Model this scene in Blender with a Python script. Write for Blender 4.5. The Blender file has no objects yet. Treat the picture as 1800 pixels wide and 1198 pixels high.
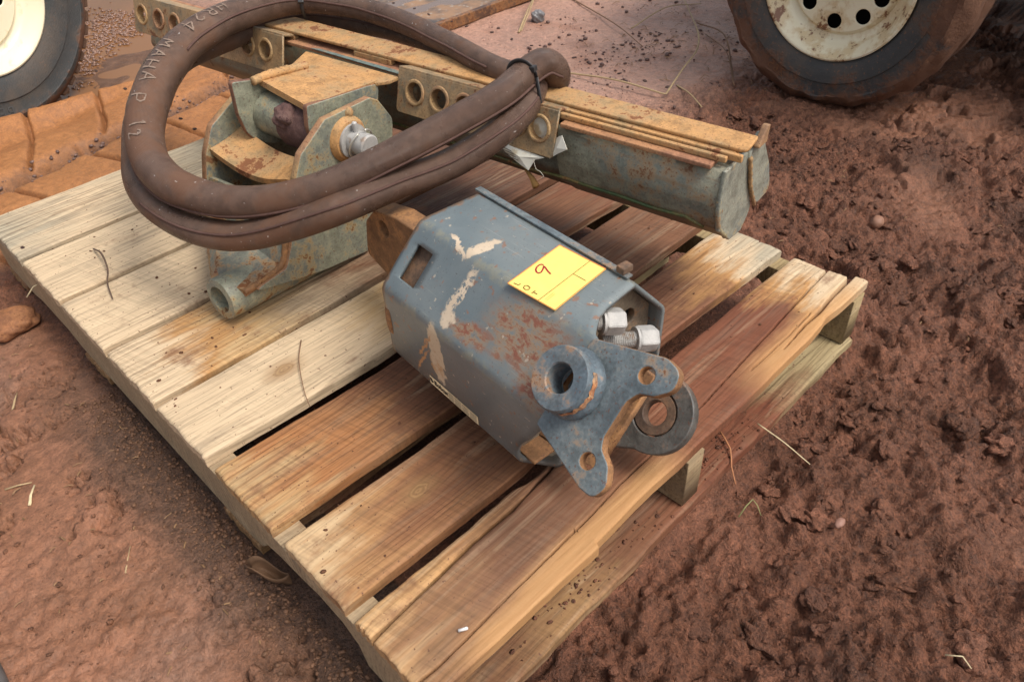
import bpy, bmesh, math, random
import numpy as np
from mathutils import Vector, Matrix
random.seed(7)
SC = bpy.context.scene
COL = SC.collection

# ------------------------------------------------------------------ camera
cam_d = bpy.data.cameras.new("camera")
cam = bpy.data.objects.new("camera", cam_d)
COL.objects.link(cam)
RM = Matrix(((0.70425494, 0.48572798, -0.51777727),
             (-0.70860333, 0.43606905, -0.55472975),
             (-0.04366112, 0.75756987, 0.65129225)))
cam.matrix_world = Matrix.Translation((-0.1581, -0.3142, 0.8789)) @ RM.to_4x4()
cam_d.sensor_width = 36.0
cam_d.lens = 36.0 * 1340.41 / 1800.0
cam_d.clip_start = 0.02
cam_d.clip_end = 400.0
cam_d.dof.use_dof = True
cam_d.dof.focus_distance = 1.15
cam_d.dof.aperture_fstop = 16.0
SC.camera = cam

# ------------------------------------------------------------------ sky, sun, exposure
W = bpy.data.worlds.new("World")
SC.world = W
W.use_nodes = True
wn = W.node_tree
bg = wn.nodes["Background"]
sky = wn.nodes.new("ShaderNodeTexSky")
sky.sky_type = 'NISHITA'
sky.sun_disc = False
SUN_EL, SUN_AZ = math.radians(58), math.radians(160)     # azimuth: clockwise from +Y
sky.sun_elevation = SUN_EL
sky.sun_rotation = SUN_AZ
sky.air_density = 1.2
sky.dust_density = 4.0
sky.ozone_density = 1.0
hsv = wn.nodes.new('ShaderNodeHueSaturation'); hsv.inputs['Saturation'].default_value = .42   # overcast: a paler sky
wn.links.new(sky.outputs[0], hsv.inputs['Color']); wn.links.new(hsv.outputs[0], bg.inputs[0])
bg.inputs[1].default_value = 0.128
sun_d = bpy.data.lights.new("sun", 'SUN')
sun_d.energy = 1.5
sun_d.angle = math.radians(22)
sun_d.color = (1.0, 0.95, 0.88)
sun = bpy.data.objects.new("sun", sun_d)
COL.objects.link(sun)
sdir = Vector((math.sin(SUN_AZ) * math.cos(SUN_EL), math.cos(SUN_AZ) * math.cos(SUN_EL), math.sin(SUN_EL)))
sun.rotation_euler = sdir.to_track_quat('Z', 'Y').to_euler()
sun.location = (0, 0, 6)
SC.view_settings.view_transform = 'Standard'
SC.view_settings.look = 'None'
SC.view_settings.gamma = 1.0
SC.view_settings.use_curve_mapping = False
SC.view_settings.exposure = 0.62

# ------------------------------------------------------------------ object helpers
def empty(name, loc=(0, 0, 0), label=None, cat=None, group=None):
    o = bpy.data.objects.new(name, None)
    o.empty_display_size = 0.05
    COL.objects.link(o)
    o.location = loc
    if label: o['label'] = label
    if cat: o['category'] = cat
    if group: o['group'] = group
    return o

def tag(o, label=None, cat=None, group=None, kind=None):
    if label: o['label'] = label
    if cat: o['category'] = cat
    if group: o['group'] = group
    if kind: o['kind'] = kind
    return o

def link(name, me, m=None, parent=None, smooth=False):
    o = bpy.data.objects.new(name, me)
    COL.objects.link(o)
    if m and not me.materials: me.materials.append(m)
    if smooth: me.polygons.foreach_set('use_smooth', [True] * len(me.polygons))
    if parent is not None:
        o.parent = parent
        o.matrix_parent_inverse = Matrix.Translation(parent_loc(parent)).inverted()
    return o

def parent_loc(p):
    # parts carry world coordinates; only the Empty at a thing's base is moved
    return Vector(p.location) if p.parent is None else Vector((0, 0, 0))

def mesh(name, V, F, m=None, parent=None, smooth=False):
    me = bpy.data.meshes.new(name)
    me.from_pydata([tuple(v) for v in V], [], [tuple(f) for f in F])
    me.update()
    return link(name, me, m, parent, smooth)

def fillet(pts, r, n=5):
    """round the corners of a closed polygon; r is a number or a list"""
    out = []
    N = len(pts)
    for i in range(N):
        ri = r[i] if isinstance(r, (list, tuple)) else r
        p = Vector(pts[i]); a = Vector(pts[i - 1]) - p; b = Vector(pts[(i + 1) % N]) - p
        if ri <= 0 or a.length < 1e-6 or b.length < 1e-6:
            out.append((p.x, p.y)); continue
        ang = a.angle(b)
        if ang > math.pi - 0.05:
            out.append((p.x, p.y)); continue
        d = min(ri / math.tan(ang / 2), a.length * .48, b.length * .48)
        p0 = p + a.normalized() * d; p1 = p + b.normalized() * d
        for k in range(n + 1):
            t = k / n
            q = p0 * (1 - t) ** 2 + p * 2 * t * (1 - t) + p1 * t * t
            out.append((q.x, q.y))
    return out

def circle(cx, cy, r, n=24):
    return [(cx + r * math.cos(2 * math.pi * i / n), cy + r * math.sin(2 * math.pi * i / n)) for i in range(n)]

def plate(name, loops, thick, O, ex, ey, m, parent=None, bevel=0.0012, centre=False, edge=None):
    """flat plate with holes: outlines in the plane (O, ex, ey), grown by thick along ex x ey"""
    ex = Vector(ex).normalized(); ey = Vector(ey).normalized(); ez = ex.cross(ey)
    cu = bpy.data.curves.new(name, 'CURVE')
    cu.dimensions = '2D'; cu.fill_mode = 'BOTH'
    cu.extrude = max(thick / 2 - bevel, 1e-5); cu.bevel_depth = bevel; cu.bevel_resolution = 1
    cu.offset = -bevel
    for L in loops:
        sp = cu.splines.new('POLY'); sp.points.add(len(L) - 1)
        for q, (x, y) in zip(sp.points, L): q.co = (x, y, 0, 1)
        sp.use_cyclic_u = True
    tmp = bpy.data.objects.new(name, cu)
    COL.objects.link(tmp)
    dg = bpy.context.evaluated_depsgraph_get()
    me = bpy.data.meshes.new_from_object(tmp.evaluated_get(dg))
    bpy.data.objects.remove(tmp); bpy.data.curves.remove(cu)
    off = Vector((0, 0, 0)) if centre else ez * thick / 2
    M = Matrix((ex, ey, ez)).transposed().to_4x4()
    M.translation = Vector(O) + off
    me.transform(M); me.name = name
    me.materials.clear()
    if edge is not None:
        me.materials.append(m); me.materials.append(edge)
        me.polygons.foreach_set('material_index', [0 if abs(p.normal.dot(ez)) > .9 else 1 for p in me.polygons])
    return link(name, me, m, parent)

def boxm(name, O, ex, ey, ez, m, parent=None, bevel=0.0015):
    """box spanning O + [0,1] of each edge vector"""
    O, ex, ey, ez = map(Vector, (O, ex, ey, ez))
    bm = bmesh.new()
    vs = [bm.verts.new(O + ex * i + ey * j + ez * k) for k in (0, 1) for j in (0, 1) for i in (0, 1)]
    for f in ((0, 2, 3, 1), (4, 5, 7, 6), (0, 1, 5, 4), (2, 6, 7, 3), (0, 4, 6, 2), (1, 3, 7, 5)):
        bm.faces.new([vs[i] for i in f])
    if bevel: bmesh.ops.bevel(bm, geom=bm.edges[:], offset=bevel, segments=2, profile=.6, affect='EDGES')
    bmesh.ops.recalc_face_normals(bm, faces=bm.faces[:])
    me = bpy.data.meshes.new(name); bm.to_mesh(me); bm.free()
    return link(name, me, m, parent)

def catmull(P, step, closed=False):
    P = [Vector(p) for p in P]
    Q = [P[0] * 2 - P[1]] + P + [P[-1] * 2 - P[-2]]
    out = []
    for i in range(1, len(Q) - 2):
        p0, p1, p2, p3 = Q[i - 1:i + 3]
        n = max(1, int((p2 - p1).length / step))
        for k in range(n):
            t = k / n
            out.append(0.5 * ((2 * p1) + (p2 - p0) * t + (2 * p0 - 5 * p1 + 4 * p2 - p3) * t * t + (3 * p1 - p0 - 3 * p2 + p3) * t ** 3))
    out.append(P[-1])
    return out

def frames(P):
    T = [(P[min(i + 1, len(P) - 1)] - P[max(i - 1, 0)]).normalized() for i in range(len(P))]
    n = Vector((0, 0, 1)) if abs(T[0].z) < .9 else Vector((1, 0, 0))
    n = (n - T[0] * n.dot(T[0])).normalized()
    N = []
    for t in T:
        n = (n - t * n.dot(t)).normalized()
        N.append(n)
    return T, N, [t.cross(n) for t, n in zip(T, N)]

def sweep(name, P, r, m, parent=None, n=12, cap=True, flat=1.0, smooth=True, sect=None):
    P = [Vector(p) for p in P]
    T, N, B = frames(P)
    V, F = [], []
    for i, p in enumerate(P):
        ri = r(i / (len(P) - 1)) if callable(r) else r
        for k in range(n):
            a = 2 * math.pi * k / n
            s = sect(a, i / (len(P) - 1)) if sect else 1.0
            V.append(p + N[i] * (math.sin(a) * ri * flat * s) + B[i] * (math.cos(a) * ri * s))
    for i in range(len(P) - 1):
        for k in range(n):
            F.append((i * n + k, i * n + (k + 1) % n, (i + 1) * n + (k + 1) % n, (i + 1) * n + k))
    if cap:
        F.append(tuple(range(n))[::-1]); F.append(tuple((len(P) - 1) * n + k for k in range(n)))
    me = bpy.data.meshes.new(name); me.from_pydata([tuple(v) for v in V], [], F); me.update()
    uv = me.uv_layers.new(name='uv')
    # uv: metres along, metres around
    d = [0.0]
    for i in range(1, len(P)): d.append(d[-1] + (P[i] - P[i - 1]).length)
    rr = r(.5) if callable(r) else r
    li = 0
    for po in me.polygons:
        if po.loop_total != 4:
            continue
        vs = list(po.vertices)
        k0 = vs[0] % n
        for j, l in enumerate(po.loop_indices):
            i = vs[j] // n; kk = k0 + (1 if j in (1, 2) else 0)
            uv.data[l].uv = (d[i], 2 * math.pi * rr * kk / n)
    o = link(name, me, m, parent, smooth)
    return o

def lathe(name, prof, O, ax, m, parent=None, n=48, smooth=True, e1=None, radf=None):
    """prof: (axial, radius) list, revolved about ax through O"""
    ax = Vector(ax).normalized()
    e1 = Vector(e1) if e1 else (Vector((0, 0, 1)) if abs(ax.z) < .9 else Vector((1, 0, 0)))
    e1 = (e1 - ax * e1.dot(ax)).normalized(); e2 = ax.cross(e1); O = Vector(O)
    V, F = [], []
    for j, (a_, r_) in enumerate(prof):
        for k in range(n):
            th = 2 * math.pi * k / n
            rr, aa = (radf(j, th, r_, a_) if radf else (r_, a_))
            V.append(O + ax * aa + (e1 * math.cos(th) + e2 * math.sin(th)) * rr)
    for j in range(len(prof) - 1):
        for k in range(n):
            F.append((j * n + k, j * n + (k + 1) % n, (j + 1) * n + (k + 1) % n, (j + 1) * n + k))
    o = mesh(name, V, F, m, parent, False)
    if smooth:
        me = o.data
        me.polygons.foreach_set('use_smooth', [True] * len(me.polygons))
        try: me.set_sharp_from_angle(angle=math.radians(38))
        except Exception: pass
    bm = bmesh.new(); bm.from_mesh(o.data); bmesh.ops.recalc_face_normals(bm, faces=bm.faces[:]); bm.to_mesh(o.data); bm.free()
    return o

def cyl(name, O, ax, length, r, m, parent=None, n=32, hole=0.0, bev=0.0015):
    if hole:
        prof = [(0, hole), (0, r - bev), (bev, r), (length - bev, r), (length, r - bev), (length, hole + bev * .5), (length - bev, hole), (0, hole)]
    else:
        prof = [(0, 0.0001), (0, r - bev), (bev, r), (length - bev, r), (length, r - bev), (length, 0.0001)]
    return lathe(name, prof, O, ax, m, parent, n)

# strokes of plain capitals / figures for lettering, in a 0.6 x 1 box
GL = {
 'H': [[(0, 0), (0, 1)], [(.55, 0), (.55, 1)], [(0, .52), (.55, .5)]],
 'R': [[(0, 0), (0, 1), (.38, .98), (.52, .78), (.36, .55), (0, .5)], [(.3, .52), (.56, 0)]],
 '2': [[(.02, .78), (.15, .97), (.42, .97), (.53, .74), (.3, .38), (0, .02), (.56, .02)]],
 '4': [[(.42, 0), (.42, 1), (0, .35), (.58, .35)]],
 'M': [[(0, 0), (.04, 1), (.3, .4), (.56, 1), (.6, 0)]],
 'A': [[(0, 0), (.3, 1), (.58, 0)], [(.1, .36), (.48, .36)]],
 'P': [[(0, 0), (0, 1), (.4, .97), (.52, .75), (.38, .5), (0, .46)]],
 '1': [[(.12, .8), (.3, 1), (.3, 0)]],
 'E': [[(.5, 0), (0, 0), (0, 1), (.5, 1)], [(0, .52), (.42, .52)]],
 'B': [[(0, 0), (0, 1), (.38, .98), (.48, .76), (.36, .54), (0, .52)], [(.36, .54), (.54, .28), (.4, .02), (0, 0)]],
 'T': [[(0, 1), (.56, 1)], [(.28, 1), (.28, 0)]],
 'I': [[(.28, 0), (.28, 1)]],
 '6': [[(.5, .9), (.25, .98), (.04, .55), (.08, .12), (.3, 0), (.52, .2), (.46, .5), (.2, .52), (.06, .35)]],
 '5': [[(.5, 1), (.06, 1), (.04, .56), (.34, .6), (.53, .36), (.4, .05), (.02, .04)]],
 ' ': [],
}

def ribbons(name, strokes, width, fmap, m, parent=None, sub=3, wob=0.0):
    """flat ink strokes: polylines in 2D, widened, mapped to 3D by fmap(x, y)"""
    V, F = [], []
    rnd = random.Random(3)
    for L in strokes:
        Q = []
        for i in range(len(L) - 1):
            for k in range(sub):
                t = k / sub
                Q.append(Vector((L[i][0] * (1 - t) + L[i + 1][0] * t, L[i][1] * (1 - t) + L[i + 1][1] * t)))
        Q.append(Vector(L[-1]))
        b = len(V)
        for i, q in enumerate(Q):
            d = (Q[min(i + 1, len(Q) - 1)] - Q[max(i - 1, 0)])
            d = d.normalized() if d.length > 1e-9 else Vector((1, 0))
            nn = Vector((-d.y, d.x)) * width / 2 * (1 + rnd.uniform(-wob, wob))
            for s in (-1, 1):
                p = q + nn * s
                V.append(fmap(p.x, p.y))
        for i in range(len(Q) - 1):
            F.append((b + 2 * i, b + 2 * i + 2, b + 2 * i + 3, b + 2 * i + 1))
    return mesh(name, V, F, m, parent)

def word(txt, h, adv=0.82, jit=0.0):
    out = []; x = 0
    rnd = random.Random(len(txt))
    for ch in txt:
        dy = rnd.uniform(-jit, jit) * h; s = 1 + rnd.uniform(-jit, jit)
        for L in GL[ch]:
            out.append([(x + p[0] * h * s, (p[1] - .5) * h * s + dy) for p in L])
        x += adv * h * (.6 if ch == 'I' else 1)
    return out, x

# ------------------------------------------------------------------ node helpers
class NT:
    def __init__(s, name, rough=.8, spec=.4):
        s.m = bpy.data.materials.new(name); s.m.use_nodes = True
        s.t = s.m.node_tree; s.p = s.t.nodes['Principled BSDF']
        s.p.inputs['Roughness'].default_value = rough
        s.p.inputs['Specular IOR Level'].default_value = spec
    def n(s, ty, **kw):
        nd = s.t.nodes.new(ty)
        for k, v in kw.items(): setattr(nd, k, v)
        return nd
    def put(s, sock, v):
        if isinstance(v, bpy.types.NodeSocket): s.t.links.new(v, sock)
        elif v is not None:
            try: sock.default_value = v
            except Exception: sock.default_value = (*v, 1.0)
    def obj(s): return s.n('ShaderNodeTexCoord').outputs['Object']
    def uv(s): return s.n('ShaderNodeTexCoord').outputs['UV']
    def attr(s, name, out='Color'):
        nd = s.n('ShaderNodeAttribute'); nd.attribute_name = name
        return nd.outputs[out]
    def mul(s, v, k, add=(0, 0, 0)):
        nd = s.n('ShaderNodeVectorMath', operation='MULTIPLY_ADD')
        s.put(nd.inputs[0], v); nd.inputs[1].default_value = k; nd.inputs[2].default_value = add
        return nd.outputs[0]
    def sep(s, v):
        nd = s.n('ShaderNodeSeparateXYZ'); s.put(nd.inputs[0], v); return nd.outputs
    def noise(s, v, scale=5, detail=4, rough=.55, dist=0.0, color=False):
        nd = s.n('ShaderNodeTexNoise'); s.put(nd.inputs['Vector'], v)
        nd.inputs['Scale'].default_value = scale; nd.inputs['Detail'].default_value = detail
        nd.inputs['Roughness'].default_value = rough; nd.inputs['Distortion'].default_value = dist
        return nd.outputs['Color' if color else 'Fac']
    def voro(s, v, scale, feat='F1', out='Distance'):
        nd = s.n('ShaderNodeTexVoronoi', feature=feat); s.put(nd.inputs['Vector'], v); nd.inputs['Scale'].default_value = scale
        return nd.outputs[out]
    def wave(s, v, scale, dist=0, det=2, dirn='X'):
        nd = s.n('ShaderNodeTexWave', bands_direction=dirn); s.put(nd.inputs['Vector'], v)
        nd.inputs['Scale'].default_value = scale; nd.inputs['Distortion'].default_value = dist; nd.inputs['Detail'].default_value = det
        return nd.outputs['Fac']
    def ramp(s, f, stops, interp='LINEAR'):
        nd = s.n('ShaderNodeValToRGB'); cr = nd.color_ramp; cr.interpolation = interp
        while len(cr.elements) < len(stops): cr.elements.new(.5)
        for e, (p, c) in zip(cr.elements, stops):
            e.position = p
            e.color = (c, c, c, 1) if isinstance(c, (int, float)) else (*c, 1)
        s.put(nd.inputs[0], f)
        return nd.outputs[0]
    def step(s, f, a, b):
        """0 below a, 1 above b (smooth); a may exceed b"""
        nd = s.n('ShaderNodeMapRange', interpolation_type='SMOOTHSTEP')
        s.put(nd.inputs[0], f); nd.inputs[1].default_value = a; nd.inputs[2].default_value = b
        if a > b:
            nd.inputs[1].default_value = b; nd.inputs[2].default_value = a
            nd.inputs[3].default_value = 1; nd.inputs[4].default_value = 0
        return nd.outputs[0]
    def mix(s, f, a, b, blend='MIX'):
        nd = s.n('ShaderNodeMix', data_type='RGBA', blend_type=blend)
        s.put(nd.inputs[0], f); s.put(nd.inputs[6], a); s.put(nd.inputs[7], b)
        return nd.outputs[2]
    def math(s, op, a, b=None, c=None, clamp=False):
        nd = s.n('ShaderNodeMath', operation=op); nd.use_clamp = clamp
        s.put(nd.inputs[0], a)
        if b is not None: s.put(nd.inputs[1], b)
        if c is not None: s.put(nd.inputs[2], c)
        return nd.outputs[0]
    def bump(s, h, strength=.3, dist=.002, normal=None):
        nd = s.n('ShaderNodeBump'); s.put(nd.inputs['Height'], h)
        nd.inputs['Strength'].default_value = strength; nd.inputs['Distance'].default_value = dist
        if normal is not None: s.put(nd.inputs['Normal'], normal)
        return nd.outputs[0]
    def out(s, col=None, rough=None, normal=None, metal=None):
        if col is not None: s.put(s.p.inputs['Base Color'], col)
        if rough is not None: s.put(s.p.inputs['Roughness'], rough)
        if normal is not None: s.put(s.p.inputs['Normal'], normal)
        if metal is not None: s.put(s.p.inputs['Metallic'], metal)
        return s.m

KA, KB = (.168, .530), (.158, .210)      # knots in two of the boards
# wood colours (linear); DBRN is brown stain with shade under the beam painted in
PALE = (.585, .435, .275); GREY = (.40, .335, .235); ORNG = (.43, .225, .085); BRWN = (.185, .083, .042)
RMUD = (.172, .058, .029); DBRN = (.072, .034, .023); TAN = (.5, .33, .16)

def wood(name, stops, seed, mud=.3, edge=0, xr=.92, grain=1.0, knots=()):
    s = NT(name, .78, .3)
    v = s.obj(); x, y, z = s.sep(v)
    vs = s.mul(v, (1, 1, 1), (seed * 3.1, seed * 1.7, seed * .9))
    w = s.noise(s.mul(vs, (5, 22, 22)), 1, 4, .65)
    w2 = s.noise(s.mul(vs, (18, 40, 40)), 1, 3, .6)
    xx = s.math('ADD', s.math('DIVIDE', x, xr), s.math('MULTIPLY_ADD', w, .36, -.18))
    xx = s.math('ADD', xx, s.math('MULTIPLY_ADD', w2, .1, -.05))
    col = s.ramp(xx, [(p / xr, c) for p, c in stops])
    # growth rings: cathedral bands drawn out along the board, plus fine fibres
    gv = vs
    bend = s.noise(s.mul(gv, (2.2, 14, 14)), 1, 3, .55)
    gy = s.math('ADD', s.math('MULTIPLY', y, 2 * math.pi / .0105), s.math('MULTIPLY', bend, 34 + 7 * (seed % 3)))
    for (kx, ky, kr) in knots:
        dx = s.math('MULTIPLY', s.math('SUBTRACT', x, kx), .30); dy = s.math('SUBTRACT', y, ky)
        g = s.math('EXPONENT', s.math('MULTIPLY', s.math('ADD', s.math('MULTIPLY', dx, dx), s.math('MULTIPLY', dy, dy)), -1.0 / (kr * 1.6) ** 2))
        gy = s.math('ADD', gy, s.math('MULTIPLY', g, 9.0))
    ringv = s.math('SINE', gy)
    rvar = s.noise(s.mul(gv, (1.1, 9, 9)), 1, 3, .6)
    late = s.math('MULTIPLY', s.step(ringv, .25, .95), s.step(rvar, .36, .62))
    col = s.mix(s.math('MULTIPLY', late, .42 * grain), col, s.mix(.75, col, (.16, .085, .035), 'MULTIPLY'))
    band = s.noise(s.mul(gv, (2.6, 36, 36)), 1, 5, .65, .6)
    weather = s.noise(s.mul(gv, (3.5, 16, 16)), 1, 4, .6)
    col = s.mix(s.math('MULTIPLY', s.step(band, .50, .62), s.math('MULTIPLY', s.step(weather, .44, .60), .55 * grain)), col, s.mix(.55, col, (.19, .15, .105)))
    col = s.mix(s.math('MULTIPLY', s.step(band, .47, .36), .4 * grain), col, s.mix(.45, col, (.68, .53, .34)))
    fine = s.noise(s.mul(gv, (11, 230, 230)), 1, 4, .68)
    col = s.mix(.6 * grain, col, s.ramp(fine, [(.36, .5), (.5, .98), (.66, 1.15)]), 'MULTIPLY')
    # saw marks across the grain, only here and there
    sx = s.math('MULTIPLY_ADD', x, 205.0, s.math('MULTIPLY', y, 62.0))
    sv = s.n('ShaderNodeCombineXYZ'); s.put(sv.inputs[0], sx); s.put(sv.inputs[1], s.math('MULTIPLY', y, 6.0))
    saw = s.noise(sv.outputs[0], 1, 2, .5, .5)
    sawm = s.step(s.noise(s.mul(gv, (6, 12, 12)), 1, 3, .55), .40, .56)
    col = s.mix(s.math('MULTIPLY', sawm, .12 + .5 * mud), col, s.ramp(saw, [(.36, .62), (.58, 1.15)]), 'MULTIPLY')
    for (kx, ky, kr) in knots:
        dx = s.math('MULTIPLY', s.math('SUBTRACT', x, kx), .62); dy = s.math('SUBTRACT', y, ky)
        d = s.math('ADD', s.math('SQRT', s.math('ADD', s.math('MULTIPLY', dx, dx), s.math('MULTIPLY', dy, dy))), s.math('MULTIPLY_ADD', w2, .012, -.006))
        ring = s.math('SINE', s.math('MULTIPLY', d, 1500.0))
        kc = s.mix(s.math('MULTIPLY_ADD', ring, .5, .5), (.40, .24, .10), (.15, .075, .032))
        col = s.mix(s.math('MULTIPLY', s.step(d, kr * 1.15, kr * .7), .6), col, kc)
        col = s.mix(s.math('MULTIPLY', s.step(d, kr * 2.4, kr * 1.0), .45), col, (.27, .15, .065))
    # mud film and specks (dirt lying on the boards)
    film = s.noise(vs, 9, 6, .68)
    thr = .66 - .26 * mud
    col = s.mix(s.math('MULTIPLY', s.step(film, thr, thr + .16), .8), col, (.17, .075, .04))
    sp = s.noise(vs, 170, 3, .6)
    col = s.mix(s.step(sp, .665 - .03 * mud, .70), col, (.13, .06, .035))
    if edge:
        ey = s.math('ADD', y, s.math('MULTIPLY_ADD', w, .05, -.025))
        em = s.math('MULTIPLY', s.step(ey, .045, .012), s.math('MULTIPLY', s.step(x, .02, .1), s.step(x, .46, .36)))
        em2 = s.math('MULTIPLY', s.step(ey, .05, .015), s.math('MULTIPLY', s.step(x, .55, .66), s.step(x, .95, .85)))
        col = s.mix(s.math('MULTIPLY', s.math('ADD', em, em2, clamp=True), .8), col, s.mix(fine, (.40, .19, .066), (.58, .34, .15)))
    h = s.math('ADD', s.math('MULTIPLY', fine, .6), s.math('ADD', s.math('MULTIPLY', s.math('MULTIPLY', saw, sawm), .5), s.math('MULTIPLY', late, -.3)))
    nm = s.bump(h, .6, .0018)
    return s.out(col, s.ramp(film, [(.3, .62), (.7, .88)]), nm)

def metal(name, base, base2, rust_amt=.3, rust=(.2, .075, .028), rust2=(.33, .15, .05), dust=None, dust_amt=0, rough=.5, seed=0, spec=.45, sc=1.0, stain=(.12, .05, .03), metallic=0.0):
    """worn painted steel: paint tone drift, rust blooms, dried dust, speckles"""
    s = NT(name, rough, spec)
    v = s.mul(s.obj(), (1, 1, 1), (seed * 1.3, seed * .7, seed * 2.1))
    n1 = s.noise(v, 11 * sc, 5, .6); n2 = s.noise(v, 45 * sc, 5, .65); n3 = s.noise(v, 260 * sc, 3, .6)
    col = s.mix(s.step(n1, .42, .58), base, base2)
    col = s.mix(.75, col, s.ramp(n2, [(.36, .6), (.5, .97), (.64, 1.25)]), 'MULTIPLY')
    col = s.mix(.45, col, s.ramp(n3, [(.36, .6), (.62, 1.2)]), 'MULTIPLY')
    if dust:
        dm = s.math('ADD', s.math('MULTIPLY', n1, .5), s.math('MULTIPLY', n2, .5))
        col = s.mix(s.math('MULTIPLY', s.step(dm, .62 - .4 * dust_amt, .72 - .25 * dust_amt), min(1, .35 + dust_amt)), col, s.mix(n3, dust, tuple(c * .72 for c in dust)))
    rm = s.math('ADD', s.math('MULTIPLY', n1, .45), s.math('ADD', s.math('MULTIPLY', n2, .4), s.math('MULTIPLY', n3, .15)))
    a = .635 - .24 * rust_amt
    halo = s.step(rm, a - .06, a + .02)
    col = s.mix(s.math('MULTIPLY', halo, .65), col, rust2)
    core = s.step(rm, a + .005, a + .04)
    col = s.mix(core, col, s.mix(n3, rust, tuple(c * .6 for c in rust)))
    sp = s.noise(v, 300 * sc, 3, .6)
    col = s.mix(s.math('MULTIPLY', s.step(sp, .61, .66), .75), col, stain)
    nm = s.bump(s.math('ADD', s.math('MULTIPLY', n3, .5), s.math('MULTIPLY', n2, .8)), .4, .002)
    rg = s.math('ADD', s.math('MULTIPLY', n2, .25), s.math('MULTIPLY_ADD', core, .3, rough - .12), clamp=True)
    return s.out(col, rg, nm, metallic if metallic else None)

def plain(name, col, rough=.6, spec=.4, var=.25, sc=60, metallic=0.0, bump=.1):
    s = NT(name, rough, spec)
    n = s.noise(s.obj(), sc, 4, .6)
    c = s.mix(var, col, s.ramp(n, [(.3, .5), (.7, 1.4)]), 'MULTIPLY')
    return s.out(c, None, s.bump(n, bump, .001), metallic if metallic else None)

# ------------------------------------------------------------------ numpy noise for the terrain
_rng = np.random.RandomState(11)
_perm = _rng.permutation(512).astype(np.int64)
_g = np.stack([np.cos(np.arange(512) * 2.399963), np.sin(np.arange(512) * 2.399963)], 1)
def perlin(x, y, seed=0):
    x = x + seed * 17.31; y = y + seed * 9.77
    xi = np.floor(x).astype(np.int64); yi = np.floor(y).astype(np.int64)
    fx = x - xi; fy = y - yi
    u = fx * fx * fx * (fx * (fx * 6 - 15) + 10); v = fy * fy * fy * (fy * (fy * 6 - 15) + 10)
    def gr(ix, iy, dx, dy):
        h = _perm[(_perm[ix & 511] + iy) & 511]
        return _g[h, 0] * dx + _g[h, 1] * dy
    a = gr(xi, yi, fx, fy); b = gr(xi + 1, yi, fx - 1, fy)
    c = gr(xi, yi + 1, fx, fy - 1); d = gr(xi + 1, yi + 1, fx - 1, fy - 1)
    return (a * (1 - u) + b * u) * (1 - v) + (c * (1 - u) + d * u) * v * 1.0
def fbm(x, y, f, o=4, seed=0, g=.5, mode=0):
    r = 0; amp = 1; tot = 0
    for k in range(o):
        n = perlin(x * f, y * f, seed + k * 3)
        if mode == 1: n = np.abs(n) * 2 - .5           # billows: rounded lumps
        if mode == 2: n = .5 - np.abs(n) * 2           # ridges
        r = r + n * amp; tot += amp; amp *= g; f *= 2.03
    return r / tot
def cells(x, y, f, seed, rmin=.25, rmax=.62):
    """half-round crumbs, one per cell, of random size; returns height in units of the cell"""
    X = x * f + seed * 3.7; Y = y * f + seed * 1.9
    xi = np.floor(X).astype(np.int64); yi = np.floor(Y).astype(np.int64)
    best = np.zeros_like(X)
    for dx in (-1, 0, 1):
        for dy in (-1, 0, 1):
            cx = xi + dx; cy = yi + dy
            h = _perm[(_perm[(cx + seed) & 511] + cy) & 511]; h2 = _perm[(h + 91) & 511]; h3 = _perm[(h2 + 173) & 511]
            px = cx + h / 512.; py = cy + h2 / 512.; r = rmin + (rmax - rmin) * (h3 / 512.) ** 2
            d2 = (X - px) ** 2 + (Y - py) ** 2
            best = np.maximum(best, np.sqrt(np.maximum(r * r - d2, 0)) * (.5 + .5 * h2 / 512.))
    return best / f
def sst(a, b, t):
    t = np.clip((t - a) / (b - a), 0, 1); return t * t * (3 - 2 * t)

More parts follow.
